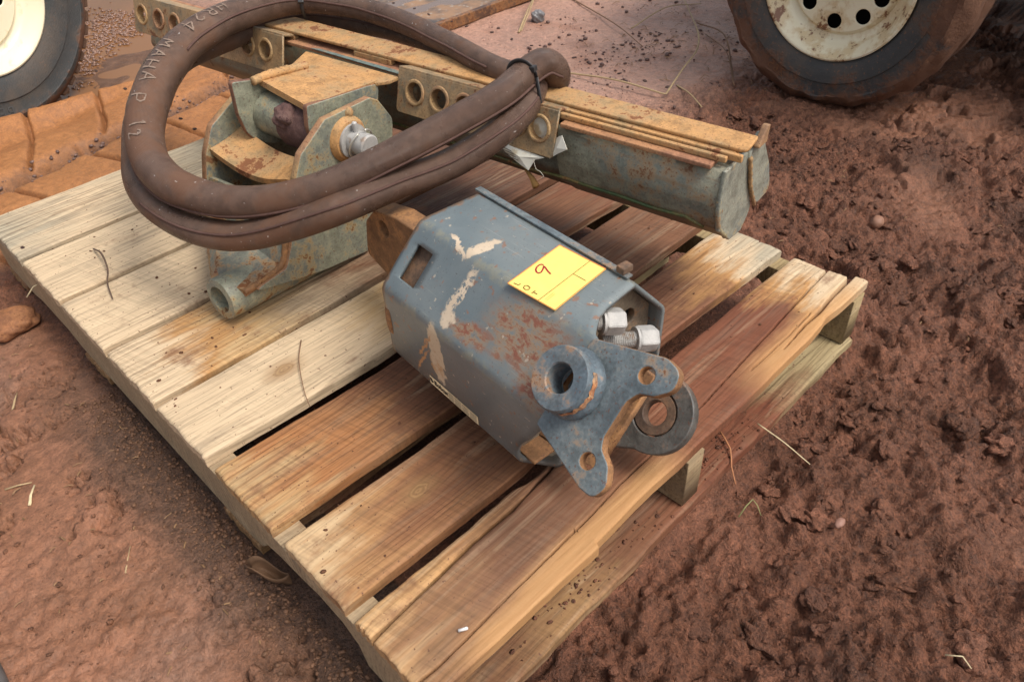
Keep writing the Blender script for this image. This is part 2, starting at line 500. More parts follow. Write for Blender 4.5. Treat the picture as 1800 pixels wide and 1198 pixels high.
def ground_fields(x, y):
    """height, colour (r,g,b) and wetness of the mud at x, y"""
    wob = fbm(x, y, 2.2, 4, 5) * .35
    wob2 = fbm(x, y, 9, 4, 8) * .06
    # regions -----------------------------------------------------------
    left = sst(.02, -.05, x + wob2 * .3) * sst(1.40, 1.15, y + wob * .4)
    bank = sst(1.36, 1.42, y) * sst(2.14, 2.09, y + wob2 * .25) * sst(1.45, .9, x + wob)
    pud = sst(2.09, 2.15, y + wob2 * .25) * sst(1.3, 1.0, x + wob * .5)
    far = sst(.95, 1.3, x + wob) * sst(.62, .95, y + wob)
    far = np.maximum(far, sst(1.2, 1.6, x) * sst(1.5, 1.8, y))
    clump = np.clip(1 - left - bank - pud - far, 0, 1)
    wheel = np.exp(-((x - 1.85) ** 2 + (y - .5) ** 2) / .35 ** 2)
    # heights -----------------------------------------------------------
    z = fbm(x, y, 1.1, 4, 1) * .035
    lump = fbm(x, y, 6.5, 6, 21, .63, 1)
    lump2 = fbm(x, y, 30, 4, 25, .6, 1)
    dens = sst(-.22, .25, fbm(x, y, 2.6, 3, 31) + .05 + .25 * sst(.1, -.3, y))
    jx = x + fbm(x, y, 38, 3, 17) * .012; jy = y + fbm(x, y, 38, 3, 19) * .012
    crumb = cells(jx, jy, 30, 3) * .22 + cells(jx, jy, 62, 5) * .6 + cells(jx, jy, 110, 7) * .9
    zc = lump * .068 * (.25 + .75 * dens) + lump2 * .020 * (.3 + .7 * dens) + crumb * (.25 + .95 * dens) + sst(-.012, .012, fbm(x, y, 5.2, 5, 141, .58)) * .020 * sst(.0, .15, fbm(x, y, 2.1, 2, 143) + .05) + fbm(x, y, 95, 2, 27) * .004
    crk = np.clip(1 - np.abs(fbm(x, y, 6.5, 5, 41, .6)) / .028, 0, 1) * sst(-.05, .12, fbm(x, y, 3.0, 2, 43) + .06)
    plate_ = fbm(x, y, 6.5, 4, 41)
    zl = sst(-.015, .015, plate_) * .016 * sst(-.1, .2, fbm(x, y, 3, 2, 43) + .08) - crk * .026 + fbm(x, y, 22, 4, 45) * .008 + fbm(x, y, 90, 3, 46) * .0018
    zl = zl + (lump2 * .010 + crumb * .6) * sst(.0, -.30, y - .72 + x * .5 + wob)
    # the tyre track in orange clay: a ridge along the pallet with tread lugs pressed in
    gl = y - (1.735 + .19 * (x - .1)) - wob2 * .45       # centre groove
    groove = np.exp(-(gl / .030) ** 2)
    par = x - .35 * np.abs(gl) - np.where(gl > 0, .08, 0) + fbm(x, y, 3, 2, 51) * .03
    lug = np.abs(((par / .205) % 1) - .5) * .205
    lugm = np.exp(-(lug / .007) ** 2) * sst(.02, .06, np.abs(gl))
    zb = .035 + fbm(x, y, 3.2, 3, 53) * .018 - groove * (.03 + .11 * np.clip(fbm(x, y, 14, 3, 55) + .2, 0, 1)) - lugm * .022 + fbm(x, y, 16, 3, 57) * .007 + fbm(x, y, 70, 3, 58) * .0016
    zb = zb - .02 * np.exp(-((np.abs(gl) - .24) / .05) ** 2)
    edge_lip = .022 * np.exp(-((y - 2.08) / .035) ** 2)
    zp = -.028 + fbm(x, y, 45, 4, 61, .6, 1) * .020 * sst(.0, .12, fbm(x, y, 3.3, 3, 63) + .07)
    zf = fbm(x, y, 4, 4, 71) * .016 + np.clip(fbm(x, y, 28, 4, 73, .6, 1), 0, 1) * .018 * sst(.0, .3, fbm(x, y, 3.7, 3, 75)) + fbm(x, y, 40, 3, 76) * .003
    h = z + clump * zc + left * zl + bank * (zb + edge_lip) + pud * zp + far * zf
    h = h + wheel * .012 * fbm(x, y, 16, 4, 81, .6, 1)
    # flat, slightly low bed where the pallet lies
    inp = sst(-.06, .02, x) * sst(.98, .90, x) * sst(-.05, .03, y) * sst(1.42, 1.34, y)
    h = h * (1 - inp) + inp * (-.004 + fbm(x, y, 20, 3, 91) * .004)
    h = np.where((y > -.12) & (y < .06) & (x > -.1) & (x < 1.1), np.minimum(h, .010 + np.maximum(0, -y) * .5 + np.maximum(0, x - .93) * .5), h)
    nearl = sst(-.16, -.02, x) * (x < .05) * (y > -.1) * (y < 1.3)
    h = np.where(nearl > 0, h * (1 - nearl) + nearl * np.minimum(h, .004), h)
    # colours -----------------------------------------------------------
    def C(*c): return np.array(c)
    crumbw = sst(.004, .016, crumb)[..., None]
    n1 = fbm(x, y, 5, 5, 101)[..., None]; n2 = fbm(x, y, 26, 4, 103)[..., None]
    cl = C(.172, .068, .036) + n1 * C(.10, .042, .026) + n2 * C(.06, .025, .016)
    smo = sst(.55, .1, dens)[..., None]
    cl = cl * (1 - .75 * smo) + (C(.215, .095, .053) + n1 * C(.08, .04, .022)) * .75 * smo
    cl = cl * (1 - .40 * sst(.02, .3, fbm(x, y, 3.1, 4, 105))[..., None])
    ll = C(.235, .104, .055) + n1 * C(.10, .045, .03) + n2 * C(.06, .026, .016)
    grey = sst(.02, .25, fbm(x, y, 4.2, 4, 107))[..., None]
    ll = ll * (1 - grey * .45) + C(.20, .115, .078) * grey * .45
    bb = C(.33, .138, .048) + n1 * C(.10, .05, .02) + n2 * C(.05, .025, .01)
    bb = bb * (1 - groove[..., None] * .75) + C(.06, .035, .028) * groove[..., None] * .75
    bb = bb * (1 - .45 * lugm[..., None] * C(.6, .7, .8))
    pp = C(.14, .068, .036) + n2 * C(.1, .06, .04)
    ff = C(.40, .225, .160) + n1 * C(.10, .05, .03) + n2 * C(.05, .02, .015)
    rr = sst(.08, .3, fbm(x, y, 6, 4, 109))[..., None]
    ff = ff * (1 - rr * .5) + C(.27, .12, .07) * rr * .5
    w = np.stack([clump, left, bank, pud, far], -1); w = w / np.maximum(w.sum(-1, keepdims=True), 1e-6)
    col = cl * w[..., 0:1] + ll * w[..., 1:2] + bb * w[..., 2:3] + pp * w[..., 3:4] + ff * w[..., 4:5]
    # dark washed gravel in the drip line of the pallet
    gv = (sst(-.15, -.05, x + wob2 * 1.2 - (.75 - y) * .06) * (x < .1) * sst(1.05, .7, y))[..., None]
    col = col * (1 - gv * .7) + (C(.075, .048, .032) + n2 * C(.05, .03, .018)) * gv * .7
    wet = np.clip(.35 + fbm(x, y, 3, 4, 111) * .9 + .25 * far + .15 * left, 0, 1)
    global LAST_RELIEF
    LAST_RELIEF = np.clip(clump * (.45 + .55 * dens) + left * .30 + bank * .10 + pud * .4 + far * .32 + .5 * gv[..., 0], .2, 1)
    return h, np.clip(col, .012, .8), wet

def axis(lo, hi, step, far_, grow=1.22):
    c = list(np.arange(lo, hi + step, step))
    d = step; a = c[0]; L = []
    while a > -far_: d *= grow; a -= d; L.append(a)
    d = step; b = c[-1]; Rr = []
    while b < far_: d *= grow; b += d; Rr.append(b)
    return np.array(L[::-1] + c + Rr)

def build_ground():
    xs = axis(-.42, 2.5, .0040, 70); ys = axis(-.55, 2.7, .0041, 70)
    X, Y = np.meshgrid(xs, ys)
    h, col, wet = ground_fields(X, Y)
    relief = LAST_RELIEF
    fade = sst(5, 2.6, np.maximum(np.abs(X - .9), np.abs(Y - 1)))
    h = h * fade
    ny, nx = X.shape
    me = bpy.data.meshes.new("ground")
    me.vertices.add(nx * ny)
    me.vertices.foreach_set('co', np.stack([X, Y, h], -1).astype(np.float32).ravel())
    I = np.arange(nx * ny).reshape(ny, nx)
    q = np.stack([I[:-1, :-1], I[:-1, 1:], I[1:, 1:], I[1:, :-1]], -1).reshape(-1, 4)
    me.loops.add(q.size); me.loops.foreach_set('vertex_index', q.ravel().astype(np.int32))
    me.polygons.add(len(q)); me.polygons.foreach_set('loop_start', (np.arange(len(q)) * 4).astype(np.int32))
    me.polygons.foreach_set('use_smooth', np.ones(len(q), bool))
    me.update(calc_edges=True)
    a = me.attributes.new('soil', 'FLOAT_COLOR', 'POINT')
    a.data.foreach_set('color', np.concatenate([col, wet[..., None]], -1).astype(np.float32).ravel())
    a2 = me.attributes.new('relief', 'FLOAT', 'POINT'); a2.data.foreach_set('value', relief.astype(np.float32).ravel())
    s = NT('mud', .7, .4)
    v = s.obj()
    nd = s.n('ShaderNodeAttribute'); nd.attribute_name = 'soil'
    c = nd.outputs['Color']; wt = nd.outputs['Alpha']
    m1 = s.noise(v, 70, 5, .65); m2 = s.noise(v, 260, 4, .65); m3 = s.noise(v, 800, 2, .6)
    rel = s.attr('relief', 'Fac')
    c2 = s.mix(s.math('MULTIPLY_ADD', rel, .45, .35), c, s.ramp(m1, [(.36, .55), (.5, .98), (.64, 1.32)]), 'MULTIPLY')
    c2 = s.mix(s.math('MULTIPLY_ADD', rel, .65, .22), c2, s.ramp(m2, [(.36, .5), (.5, 1.0), (.64, 1.4)]), 'MULTIPLY')
    grit = s.voro(v, 190)
    gm = s.noise(v, 14, 4, .6)
    c2 = s.mix(s.math('MULTIPLY', s.step(grit, .26, .16), s.step(gm, .5, .62)), c2, s.mix(m3, (.30, .14, .075), (.05, .03, .022)))
    hh = s.math('ADD', s.math('MULTIPLY', m1, 1.0), s.math('ADD', s.math('MULTIPLY', m2, .55), s.math('MULTIPLY', m3, .12)))
    nm = s.bump(s.math('MULTIPLY', hh, rel), 1.0, .011)
    rg = s.math('SUBTRACT', s.math('MULTIPLY_ADD', m1, .5, .52), s.math('MULTIPLY', wt, .42), clamp=True)
    s.out(c2, rg, nm)
    o = link("ground", me, s.m)
    tag(o, kind='structure')
    return o
build_ground()

def gz(x, y):
    h, c, w = ground_fields(np.array([[float(x)]]), np.array([[float(y)]]))
    return float(h[0, 0])

# standing brown water beyond the clay bank
def puddle():
    s = NT('brown_water', .06, .5)
    n = s.noise(s.obj(), 3, 3)
    s.p.inputs['Specular IOR Level'].default_value = .12
    s.out(s.mix(n, (.20, .085, .028), (.25, .115, .04)), .28, s.bump(s.noise(s.obj(), 26, 3), .05, .003))
    pts = [(-.7, 2.0), (.2, 2.02), (.8, 2.05), (1.15, 2.12), (1.2, 2.6), (1.0, 3.4), (-.2, 3.6), (-.9, 3.0)]
    o = mesh('puddle_water', [(x, y, -.022) for x, y in fillet(pts, .25)], [tuple(range(len(fillet(pts, .25))))], s.m)
    tag(o, kind='structure')
puddle()

# ------------------------------------------------------------------ pallet
H = .13
pal = empty('wooden_pallet', (.46, .675, 0), 'weathered wooden pallet with muddy boards under the rusty machine parts', 'pallet')
def board(name, y0, y1, m, x0=0.0, x1=.92, z0=H - .018, z1=H, ends=None, cracks=(), nx=230, wane=.0016, seed=0, yl=None, yh=None, pitch=.0019):
    """a plank: a fine grid on the top face so that grain, saw marks, splits and worn edges are relief"""
    r = np.random.RandomState(seed)
    ny = max(16, int((y1 - y0) / pitch))
    U = np.linspace(0, 1, nx); Vv = np.linspace(0, 1, ny)
    lo = y0 + (np.interp(U, *yl) if yl else 0) + fbm(U * 9, U * 0 + seed, 1, 4, seed) * wane * 2.4
    hi = y1 + (np.interp(U, *yh) if yh else 0) + fbm(U * 9, U * 0 + seed + 5, 1, 4, seed + 2) * wane * 2.4
    UU, VV = np.meshgrid(U, Vv)
    Y = lo[None, :] * (1 - VV) + hi[None, :] * VV
    xa = x0 + fbm(Vv * 6, Vv * 0 + 3, 1, 3, seed + 1) * .005
    xb = x1 + fbm(Vv * 6, Vv * 0 + 7, 1, 3, seed + 3) * .005
    if ends: xb = np.interp(Y[:, -1], *ends) + fbm(Vv * 9, Vv * 0 + 7, 1, 3, seed + 3) * .003
    X = xa[:, None] * (1 - UU) + xb[:, None] * UU
    Z = np.full_like(X, z1)
    Z += fbm(X * 7, Y * 150, 1, 3, seed + 20) * .0009 + fbm(X * 120, Y * 14, 1, 2, seed + 21) * .0004
    de = np.minimum((Y - lo[None, :]), (hi[None, :] - Y))
    Z -= .0028 * np.exp(-(de / .0022)) * (1 + 1.5 * np.clip(fbm(X * 11, Y * 0 + seed, 1, 3, seed + 23), 0, 1))
    dd = np.minimum(X - xa[:, None], xb[:, None] - X)
    Z -= .0022 * np.exp(-dd / .003)
    for (cx, cy, dep, wid) in cracks:
        yc = np.interp(X, cx, cy) + fbm(X * 30, X * 0, 1, 3, seed + 30) * .0014
        m_ = (X > cx[0]) & (X < cx[-1])
        wv = np.interp(X, cx, wid) if isinstance(wid, (list, tuple)) else wid
        Z -= np.where(m_, dep * np.exp(-np.abs((Y - yc) / wv) ** 3), 0)
    n = nx * ny
    top = np.stack([X, Y, Z], -1).reshape(-1, 3)
    Vl = [top]
    F = []
    I = np.arange(n).reshape(ny, nx)
    F += np.stack([I[:-1, :-1], I[:-1, 1:], I[1:, 1:], I[1:, :-1]], -1).reshape(-1, 4).tolist()
    per = list(I[0, :]) + list(I[1:, -1]) + list(I[-1, -2::-1]) + list(I[-2:0:-1, 0])
    ptop = top[per]; pb = ptop.copy(); pb[:, 2] = z0
    mid = ptop.copy()
    Vl.append(pb)
    N = len(per)
    for i in range(N):
        j = (i + 1) % N
        F.append([per[i], n + i, n + j, per[j]])
    F.append([n + i for i in range(N)][::-1])
    me = bpy.data.meshes.new(name)
    me.from_pydata(np.concatenate(Vl).tolist(), [], F); me.update()
    sm = np.zeros(len(me.polygons), bool); sm[:(nx - 1) * (ny - 1)] = True
    me.polygons.foreach_set('use_smooth', sm)
    return link(name, me, m, pal)

P_, G_, O_, B_, R_, D_, T_ = PALE, GREY, ORNG, BRWN, RMUD, DBRN, TAN
wm = {
 1: wood('grey_board_wood', [(0, G_), (.15, P_), (.45, G_), (.7, B_), (.92, B_)], 1, .18, grain=1.3),
 2: wood('pale_board_wood', [(0, P_), (.3, P_), (.5, T_), (.7, B_), (.92, D_)], 2, .28, grain=1.1),
 3: wood('pale_split_wood', [(0, P_), (.28, P_), (.38, T_), (.6, B_), (.92, D_)], 3, .38, grain=1.0),
 4: wood('stained_pale_wood', [(0, P_), (.05, P_), (.12, ORNG), (.2, T_), (.3, P_), (.45, B_), (.6, D_), (.92, B_)], 4, .35, grain=1.0),
 5: wood('bleached_board_wood', [(0, P_), (.16, P_), (.3, P_), (.38, T_), (.5, B_), (.62, D_), (.8, B_), (.92, R_)], 5, .24, knots=[(KA[0], KA[1], .012)]),
 6: wood('orange_brown_wood', [(0, T_), (.03, (.46, .27, .12)), (.09, (.36, .155, .058)), (.18, (.30, .14, .06)), (.28, (.16, .066, .032)), (.5, D_), (.75, B_), (.92, B_)], 6, .55),
 7: wood('brown_streaked_wood', [(0, (.52, .35, .19)), (.05, (.38, .20, .085)), (.12, (.27, .125, .055)), (.22, (.22, .095, .044)), (.34, (.17, .070, .037)), (.55, R_), (.7, B_), (.79, ORNG), (.84, P_), (.92, G_)], 7, .5, grain=.8, knots=[(KB[0], KB[1], .011)]),
 8: wood('red_mud_wood', [(0, (.46, .27, .125)), (.06, (.27, .14, .065)), (.15, (.20, .098, .054)), (.3, (.175, .078, .042)), (.42, (.195, .074, .036)), (.55, (.185, .066, .033)), (.74, R_), (.80, ORNG), (.86, P_), (.92, P_)], 8, .5, edge=1, grain=.7),
 9: wood('stringer_wood', [(0, (.36, .26, .155)), (.5, (.27, .19, .105)), (.92, (.30, .22, .11))], 9, .25),
 11: wood('split_strip_wood', [(0, (.50, .30, .14)), (.08, (.42, .23, .095)), (.17, (.32, .16, .07)), (.26, (.17, .078, .04)), (.92, R_)], 11, .4),
 10: wood('muddy_bottom_wood', [(0, (.28, .155, .065)), (.12, (.17, .08, .04)), (.24, (.30, .17, .075)), (.34, B_), (.5, R_), (.65, R_), (.8, (.33, .25, .13)), (.92, (.36, .28, .15))], 10, .55),
}
ys = [(1.154, 1.349), (.968, 1.139), (.783, .955), (.611, .770), (.462, .598), (.299, .4345), (.147, .271)]
for i, (a0, a1) in enumerate(ys):
    k = i + 1
    kw = dict(seed=k * 13)
    if k == 4: kw['yl'] = ([0, .2, .5, 1], [0, -.004, .006, .008])
    if k == 5: kw['yl'] = ([0, .3, .8, 1], [-.004, -.012, .006, 0])
    if k == 7: kw['yl'] = ([0, .3, .66, 1], [0, -.006, .014, .002]); kw['yh'] = ([0, .2, .45, 1], [-.001, -.010, -.006, -.004])
    if k == 6: kw['yh'] = ([0, .3, 1], [-.001, -.012, 0]); kw['yl'] = ([0, .3, 1], [-.002, -.010, 0])
    cr = []
    if k == 1: cr = [([0.0, .25, .6], [1.245, 1.25, 1.24], .004, .0012)]
    if k == 7: cr = [([.8, .87, .925], [.205, .197, .19], .006, .0015)]
    board('deck_board', a0, a1, wm[k], x1=.918 + .006 * math.sin(k * 2.3), cracks=cr, **kw)
CRK = [(-.01, .0965), (.06, .1000), (.157, .1070), (.22, .1062), (.29, .1130), (.345, .1225)]
board('deck_board', 0.0, .1255, wm[8], seed=133, nx=420, pitch=.0011,
      ends=([0, .028, .0285, .066, .0665, .13], [.929, .926, .917, .912, .9095, .911]),
      yl=([0, .2, .27, .2701, .4, .55, .66, .8, .84, .86, .9, 1], [.002, -.001, -.002, .003, .004, .001, -.001, .0, .003, .006, .004, .002]),
      yh=([max(0, x / .92) for x, y in CRK] + [.388, .6, 1], [y - .0026 + .002 * max(0, (x - .2) / .15) - .1255 for x, y in CRK] + [0, .001, -.002]),
      cracks=[([.005, .03, .14, .27, .335, .49, .62, .77, .93], [.0255, .023, .0278, .031, .0349, .0365, .0452, .0552, .066], .009, [.0016, .0011, .0011, .0011, .0009, .0009, .0011, .0013, .002]),
              ([.69, .76, .80, .85, .935], [.016, .0212, .0205, .0247, .028], .017, [.0006, .0014, .0024, .0028, .0038]),
              ([.62, .70, .79], [.027, .0265, .029], .006, .001)])
board('deck_board', 0.0, .1255, wm[11], seed=171, nx=150, x1=.346, pitch=.0012, wane=.0012,
      yl=([max(0, x / .346) for x, y in CRK], [y + .0016 for x, y in CRK]), yh=([0, .5, .7, .74, .8, 1], [.001, -.001, .001, -.004, -.006, -.001]))
# nail heads at the board ends
nail_m = plain('rusty_nail_steel', (.045, .022, .016), .7, .4, .4, 300)
nail0 = None
for i, (a0, a1) in enumerate([*ys, (0, .128)]):
    for fx in (.021, .459, .894):
        for fy in (.2, .78):
            x = fx + random.uniform(-.006, .006); y = a0 + (a1 - a0) * (fy + random.uniform(-.06, .06))
            if nail0 is None:
                nail0 = cyl('nail', (0, 0, -.003), (0, 0, 1), .0036, .0052, nail_m, pal, 10)
                o = nail0
            else:
                o = nail0.copy(); COL.objects.link(o); o.parent = pal
            o.location = (x, y, H + .0002)
            o.rotation_euler = (random.uniform(-.25, .25), random.uniform(-.25, .25), random.uniform(0, 3))
            o.scale = (1.25, .8, 1)
# stringers (profile in y, z) with the notch seen from the left
def stringer(x, notch=True):
    pr = [(-.001, .024), (.132, .022)]
    pr += [(.14, .06), (.165, .078), (.21, .082), (.25, .074), (.30, .068), (.335, .058), (.36, .03), (.39, .022)] if notch else []
    pr += [(.6, .022), (.97, .022), (1.02, .034), (1.15, .034), (1.2, .022), (1.35, .024), (1.35, .1115), (-.001, .1115)]
    return plate('stringer', [pr], .036, (x, 0, 0), (0, 1, 0), (0, 0, 1), wm[9], pal, .0012)
stringer(.0005); stringer(.432, False); stringer(.883)
for (b0, b1, sd) in ((-.006, .098, 301), (.37, .47, 302), (.86, .96, 303), (1.25, 1.352, 304)):
    board('bottom_board', b0, b1, wm[10], x0=-.002, x1=.915, z0=.003, z1=.0215, seed=sd, nx=200, wane=.003)

# ------------------------------------------------------------------ octagonal steel housing
HB = Vector((.2644, .3728, H)); A_ = Vector((-.0922, -.9957, 0)).normalized(); U_ = Vector((-A_.y, A_.x, 0)); Z_ = Vector((0, 0, 1))
N1 = (-U_ + Z_).normalized(); W1 = (U_ + Z_).normalized()
def hs(t, uu, z): return HB + A_ * t + U_ * uu + Z_ * z
C0 = hs(0, -.003, .176)
def hp(t, w, off=0): return C0 + A_ * t + W1 * w + N1 * off

housing = empty('drive_housing', (.36, .25, H), 'blue grey octagonal steel housing with rust scrapes and a yellow lot tag on top', 'machine housing')

def housing_paint():
    s = NT('housing_paint', .42, .5)
    uv = s.uv(); t, q, _ = s.sep(uv)
    v = s.obj()
    n1 = s.noise(v, 9, 5, .6); n2 = s.noise(v, 42, 5, .65); n3 = s.noise(v, 240, 3, .6)
    col = s.mix(s.step(n1, .35, .68), (.120, .148, .156), (.165, .186, .184))
    col = s.mix(.3, col, s.ramp(n2, [(.3, .75), (.65, 1.12)]), 'MULTIPLY')
    wx = s.math('MULTIPLY_ADD', n2, .03, -.015); wy = s.math('MULTIPLY_ADD', s.noise(s.mul(v, (1, 1, 1), (3, 5, 7)), 60, 4, .65), .03, -.015)
    tt = s.math('ADD', t, wx); qq = s.math('ADD', q, wy)
    def blob(ct, cq, rt, rq, ang=0, soft=.25, jitter=1.0):
        T = tt if jitter else t; Q = qq if jitter else q
        a = s.math('SUBTRACT', T, ct); b = s.math('SUBTRACT', Q, cq)
        ca, sa = math.cos(ang), math.sin(ang)
        x = s.math('MULTIPLY_ADD', a, ca / rt, s.math('MULTIPLY', b, sa / rt))
        y = s.math('MULTIPLY_ADD', a, -sa / rq, s.math('MULTIPLY', b, ca / rq))
        d = s.math('SQRT', s.math('ADD', s.math('MULTIPLY', x, x), s.math('MULTIPLY', y, y)))
        return s.step(d, 1 + soft, 1 - soft)
    # brown dust, thick low on the sides
    low = s.step(q, SQ['F2'] - .00, SQ['F3'] - .02)
    col = s.mix(s.math('MULTIPLY', s.math('MULTIPLY', low, s.step(n1, .2, .5)), .85), col, (.082, .070, .058))
    # yellowish bloom along the bends
    for key in ('F1', 'F2', 'F0'):
        b = s.step(s.math('ABSOLUTE', s.math('SUBTRACT', qq, SQ[key])), .010, .002)
        col = s.mix(s.math('MULTIPLY', s.math('MULTIPLY', b, s.step(n2, .45, .6)), .55), col, (.24, .22, .15))
    rusty = s.step(n2, .60, .72)
    col = s.mix(s.math('MULTIPLY', rusty, s.math('MULTIPLY', s.step(n1, .48, .62), .55)), col, (.27, .145, .06))
    b3 = s.step(s.math('ABSOLUTE', s.math('SUBTRACT', qq, SQ['F3'] - .004)), .007, .002)  # tan line on the lower bend: edge wear with its highlight painted in
    col = s.mix(s.math('MULTIPLY', b3, s.step(n2, .42, .55)), col, (.33, .225, .13))
    fe = s.step(tt, .007, .000)
    col = s.mix(s.math('MULTIPLY', fe, .8), col, (.25, .135, .065))
    nds = s.n('ShaderNodeMapping'); s.put(nds.inputs[0], uv); nds.inputs['Rotation'].default_value = (0, 0, .25); nds.inputs['Scale'].default_value = (14, 620, 1)
    scr = s.noise(nds.outputs[0], 1, 2, .5)
    col = s.mix(s.math('MULTIPLY', s.step(scr, .66, .70), s.math('MULTIPLY', s.step(n1, .45, .6), .5)), col, (.36, .35, .31))
    bl = s.noise(v, 75, 3, .6)
    col = s.mix(s.math('MULTIPLY', s.step(bl, .62, .68), .7), col, s.mix(n3, (.30, .13, .055), (.17, .07, .035)))
    # big rust scrapes on the sloping face
    reg = s.math('MAXIMUM', blob(.235, SQ['F2'] + .058, .055, .036, .1, .5), blob(.165, SQ['F2'] + .022, .035, .012, .1, .5))
    reg = s.math('MAXIMUM', reg, blob(.285, SQ['F2'] + .022, .03, .022, 0, .5))
    rv = s.mul(uv, (26, 95, 1), (2, 1, 0))
    nd = s.n('ShaderNodeMapping'); s.put(nd.inputs[0], uv); nd.inputs['Rotation'].default_value = (0, 0, -.32); nd.inputs['Scale'].default_value = (28, 85, 1)
    strk = s.math('ADD', s.math('MULTIPLY', s.noise(nd.outputs[0], 1, 6, .75, .5), .72), s.math('MULTIPLY', s.noise(v, 150, 4, .7), .28))
    col = s.mix(s.math('MULTIPLY', reg, s.math('MULTIPLY', s.step(strk, .36, .52), .85)), col, s.mix(n2, (.25, .185, .115), (.31, .175, .085)))
    col = s.mix(s.math('MULTIPLY', reg, s.step(strk, .485, .565)), col, s.mix(n3, (.27, .10, .055), (.14, .045, .03)))
    # bare scraped patches
    cream = (.66, .54, .40)
    m = blob(.104, SQ['F1'] + .019, .008, .024, -.15, .15)
    m = s.math('MAXIMUM', m, blob(.079, SQ['F1'] + .002, .024, .0045, -.35, .2))
    m = s.math('MAXIMUM', m, s.math('MULTIPLY', blob(.123, SQ['F2'] + .055, .009, .036, -.08, .25), s.step(s.noise(v, 120, 4, .7), .44, .52)))
    m = s.math('MAXIMUM', m, blob(.126, SQ['F2'] + .022, .011, .010, 0, .25))
    col = s.mix(m, col, s.mix(n2, cream, (.40, .29, .19)))
    m2 = blob(.112, SQ['F2'] - .040, .0150, .046, .12, .1)
    col = s.mix(m2, col, s.mix(s.step(n2, .5, .68), (.56, .44, .30), (.44, .25, .12)))
    for (ct, cq, l, an) in ((.082, -.050, .022, .95), (.078, -.072, .028, .95), (.094, -.026, .015, .9)):
        col = s.mix(blob(ct, SQ['F2'] + cq, l, .0024, an, .3), col, (.46, .23, .10))
    sp = s.noise(v, 130, 2, .5)
    col = s.mix(s.math('MULTIPLY', s.step(sp, .69, .73), .7), col, (.42, .36, .28))
    dirt = s.noise(v, 380, 2, .5)
    col = s.mix(s.math('MULTIPLY', s.step(dirt, .66, .72), .6), col, (.06, .045, .035))
    nm = s.bump(s.math('ADD', s.math('MULTIPLY', n3, .4), s.math('MULTIPLY', strk, reg)), .22, .0015)
    rg = s.math('ADD', s.math('MULTIPLY', n2, .3), s.math('MULTIPLY_ADD', reg, .3, .20), clamp=True)
    return s.out(col, rg, nm)

# section of the bent sheet in (u, z), walked from the lower right round to the lower right side
SEC = [(.166, .001), (.063, .001), (-.003, .066), (-.003, .176), (.067, .245), (.166, .245), (.235, .168), (.235, .076)]
def round_open(P, r, n=5):
    out = [P[0]]
    for i in range(1, len(P) - 1):
        p = Vector(P[i]); a = (Vector(P[i - 1]) - p).normalized(); b = (Vector(P[i + 1]) - p).normalized()
        d = r * .42
        for k in range(n + 1):
            t = k / n; q = (p + a * d) * (1 - t) ** 2 + p * 2 * t * (1 - t) + (p + b * d) * t * t
            out.append((q.x, q.y))
    out.append(P[-1]); return out
sec = round_open(SEC, .022)
sl = [0.0]
for i in range(1, len(sec)): sl.append(sl[-1] + math.dist(sec[i], sec[i - 1]))
def s_at(pt):
    best = min(range(len(sec)), key=lambda i: math.dist(sec[i], pt)); return sl[best]
SQ = {'F3': s_at(SEC[2]), 'F2': s_at(SEC[3]), 'F1': s_at(SEC[4]), 'F0': s_at(SEC[5])}
def sec_pt(q):
    for i in range(1, len(sl)):
        if q <= sl[i] + 1e-9:
            f = (q - sl[i - 1]) / max(sl[i] - sl[i - 1], 1e-9)
            return (sec[i - 1][0] * (1 - f) + sec[i][0] * f, sec[i - 1][1] * (1 - f) + sec[i][1] * f)
    return sec[-1]
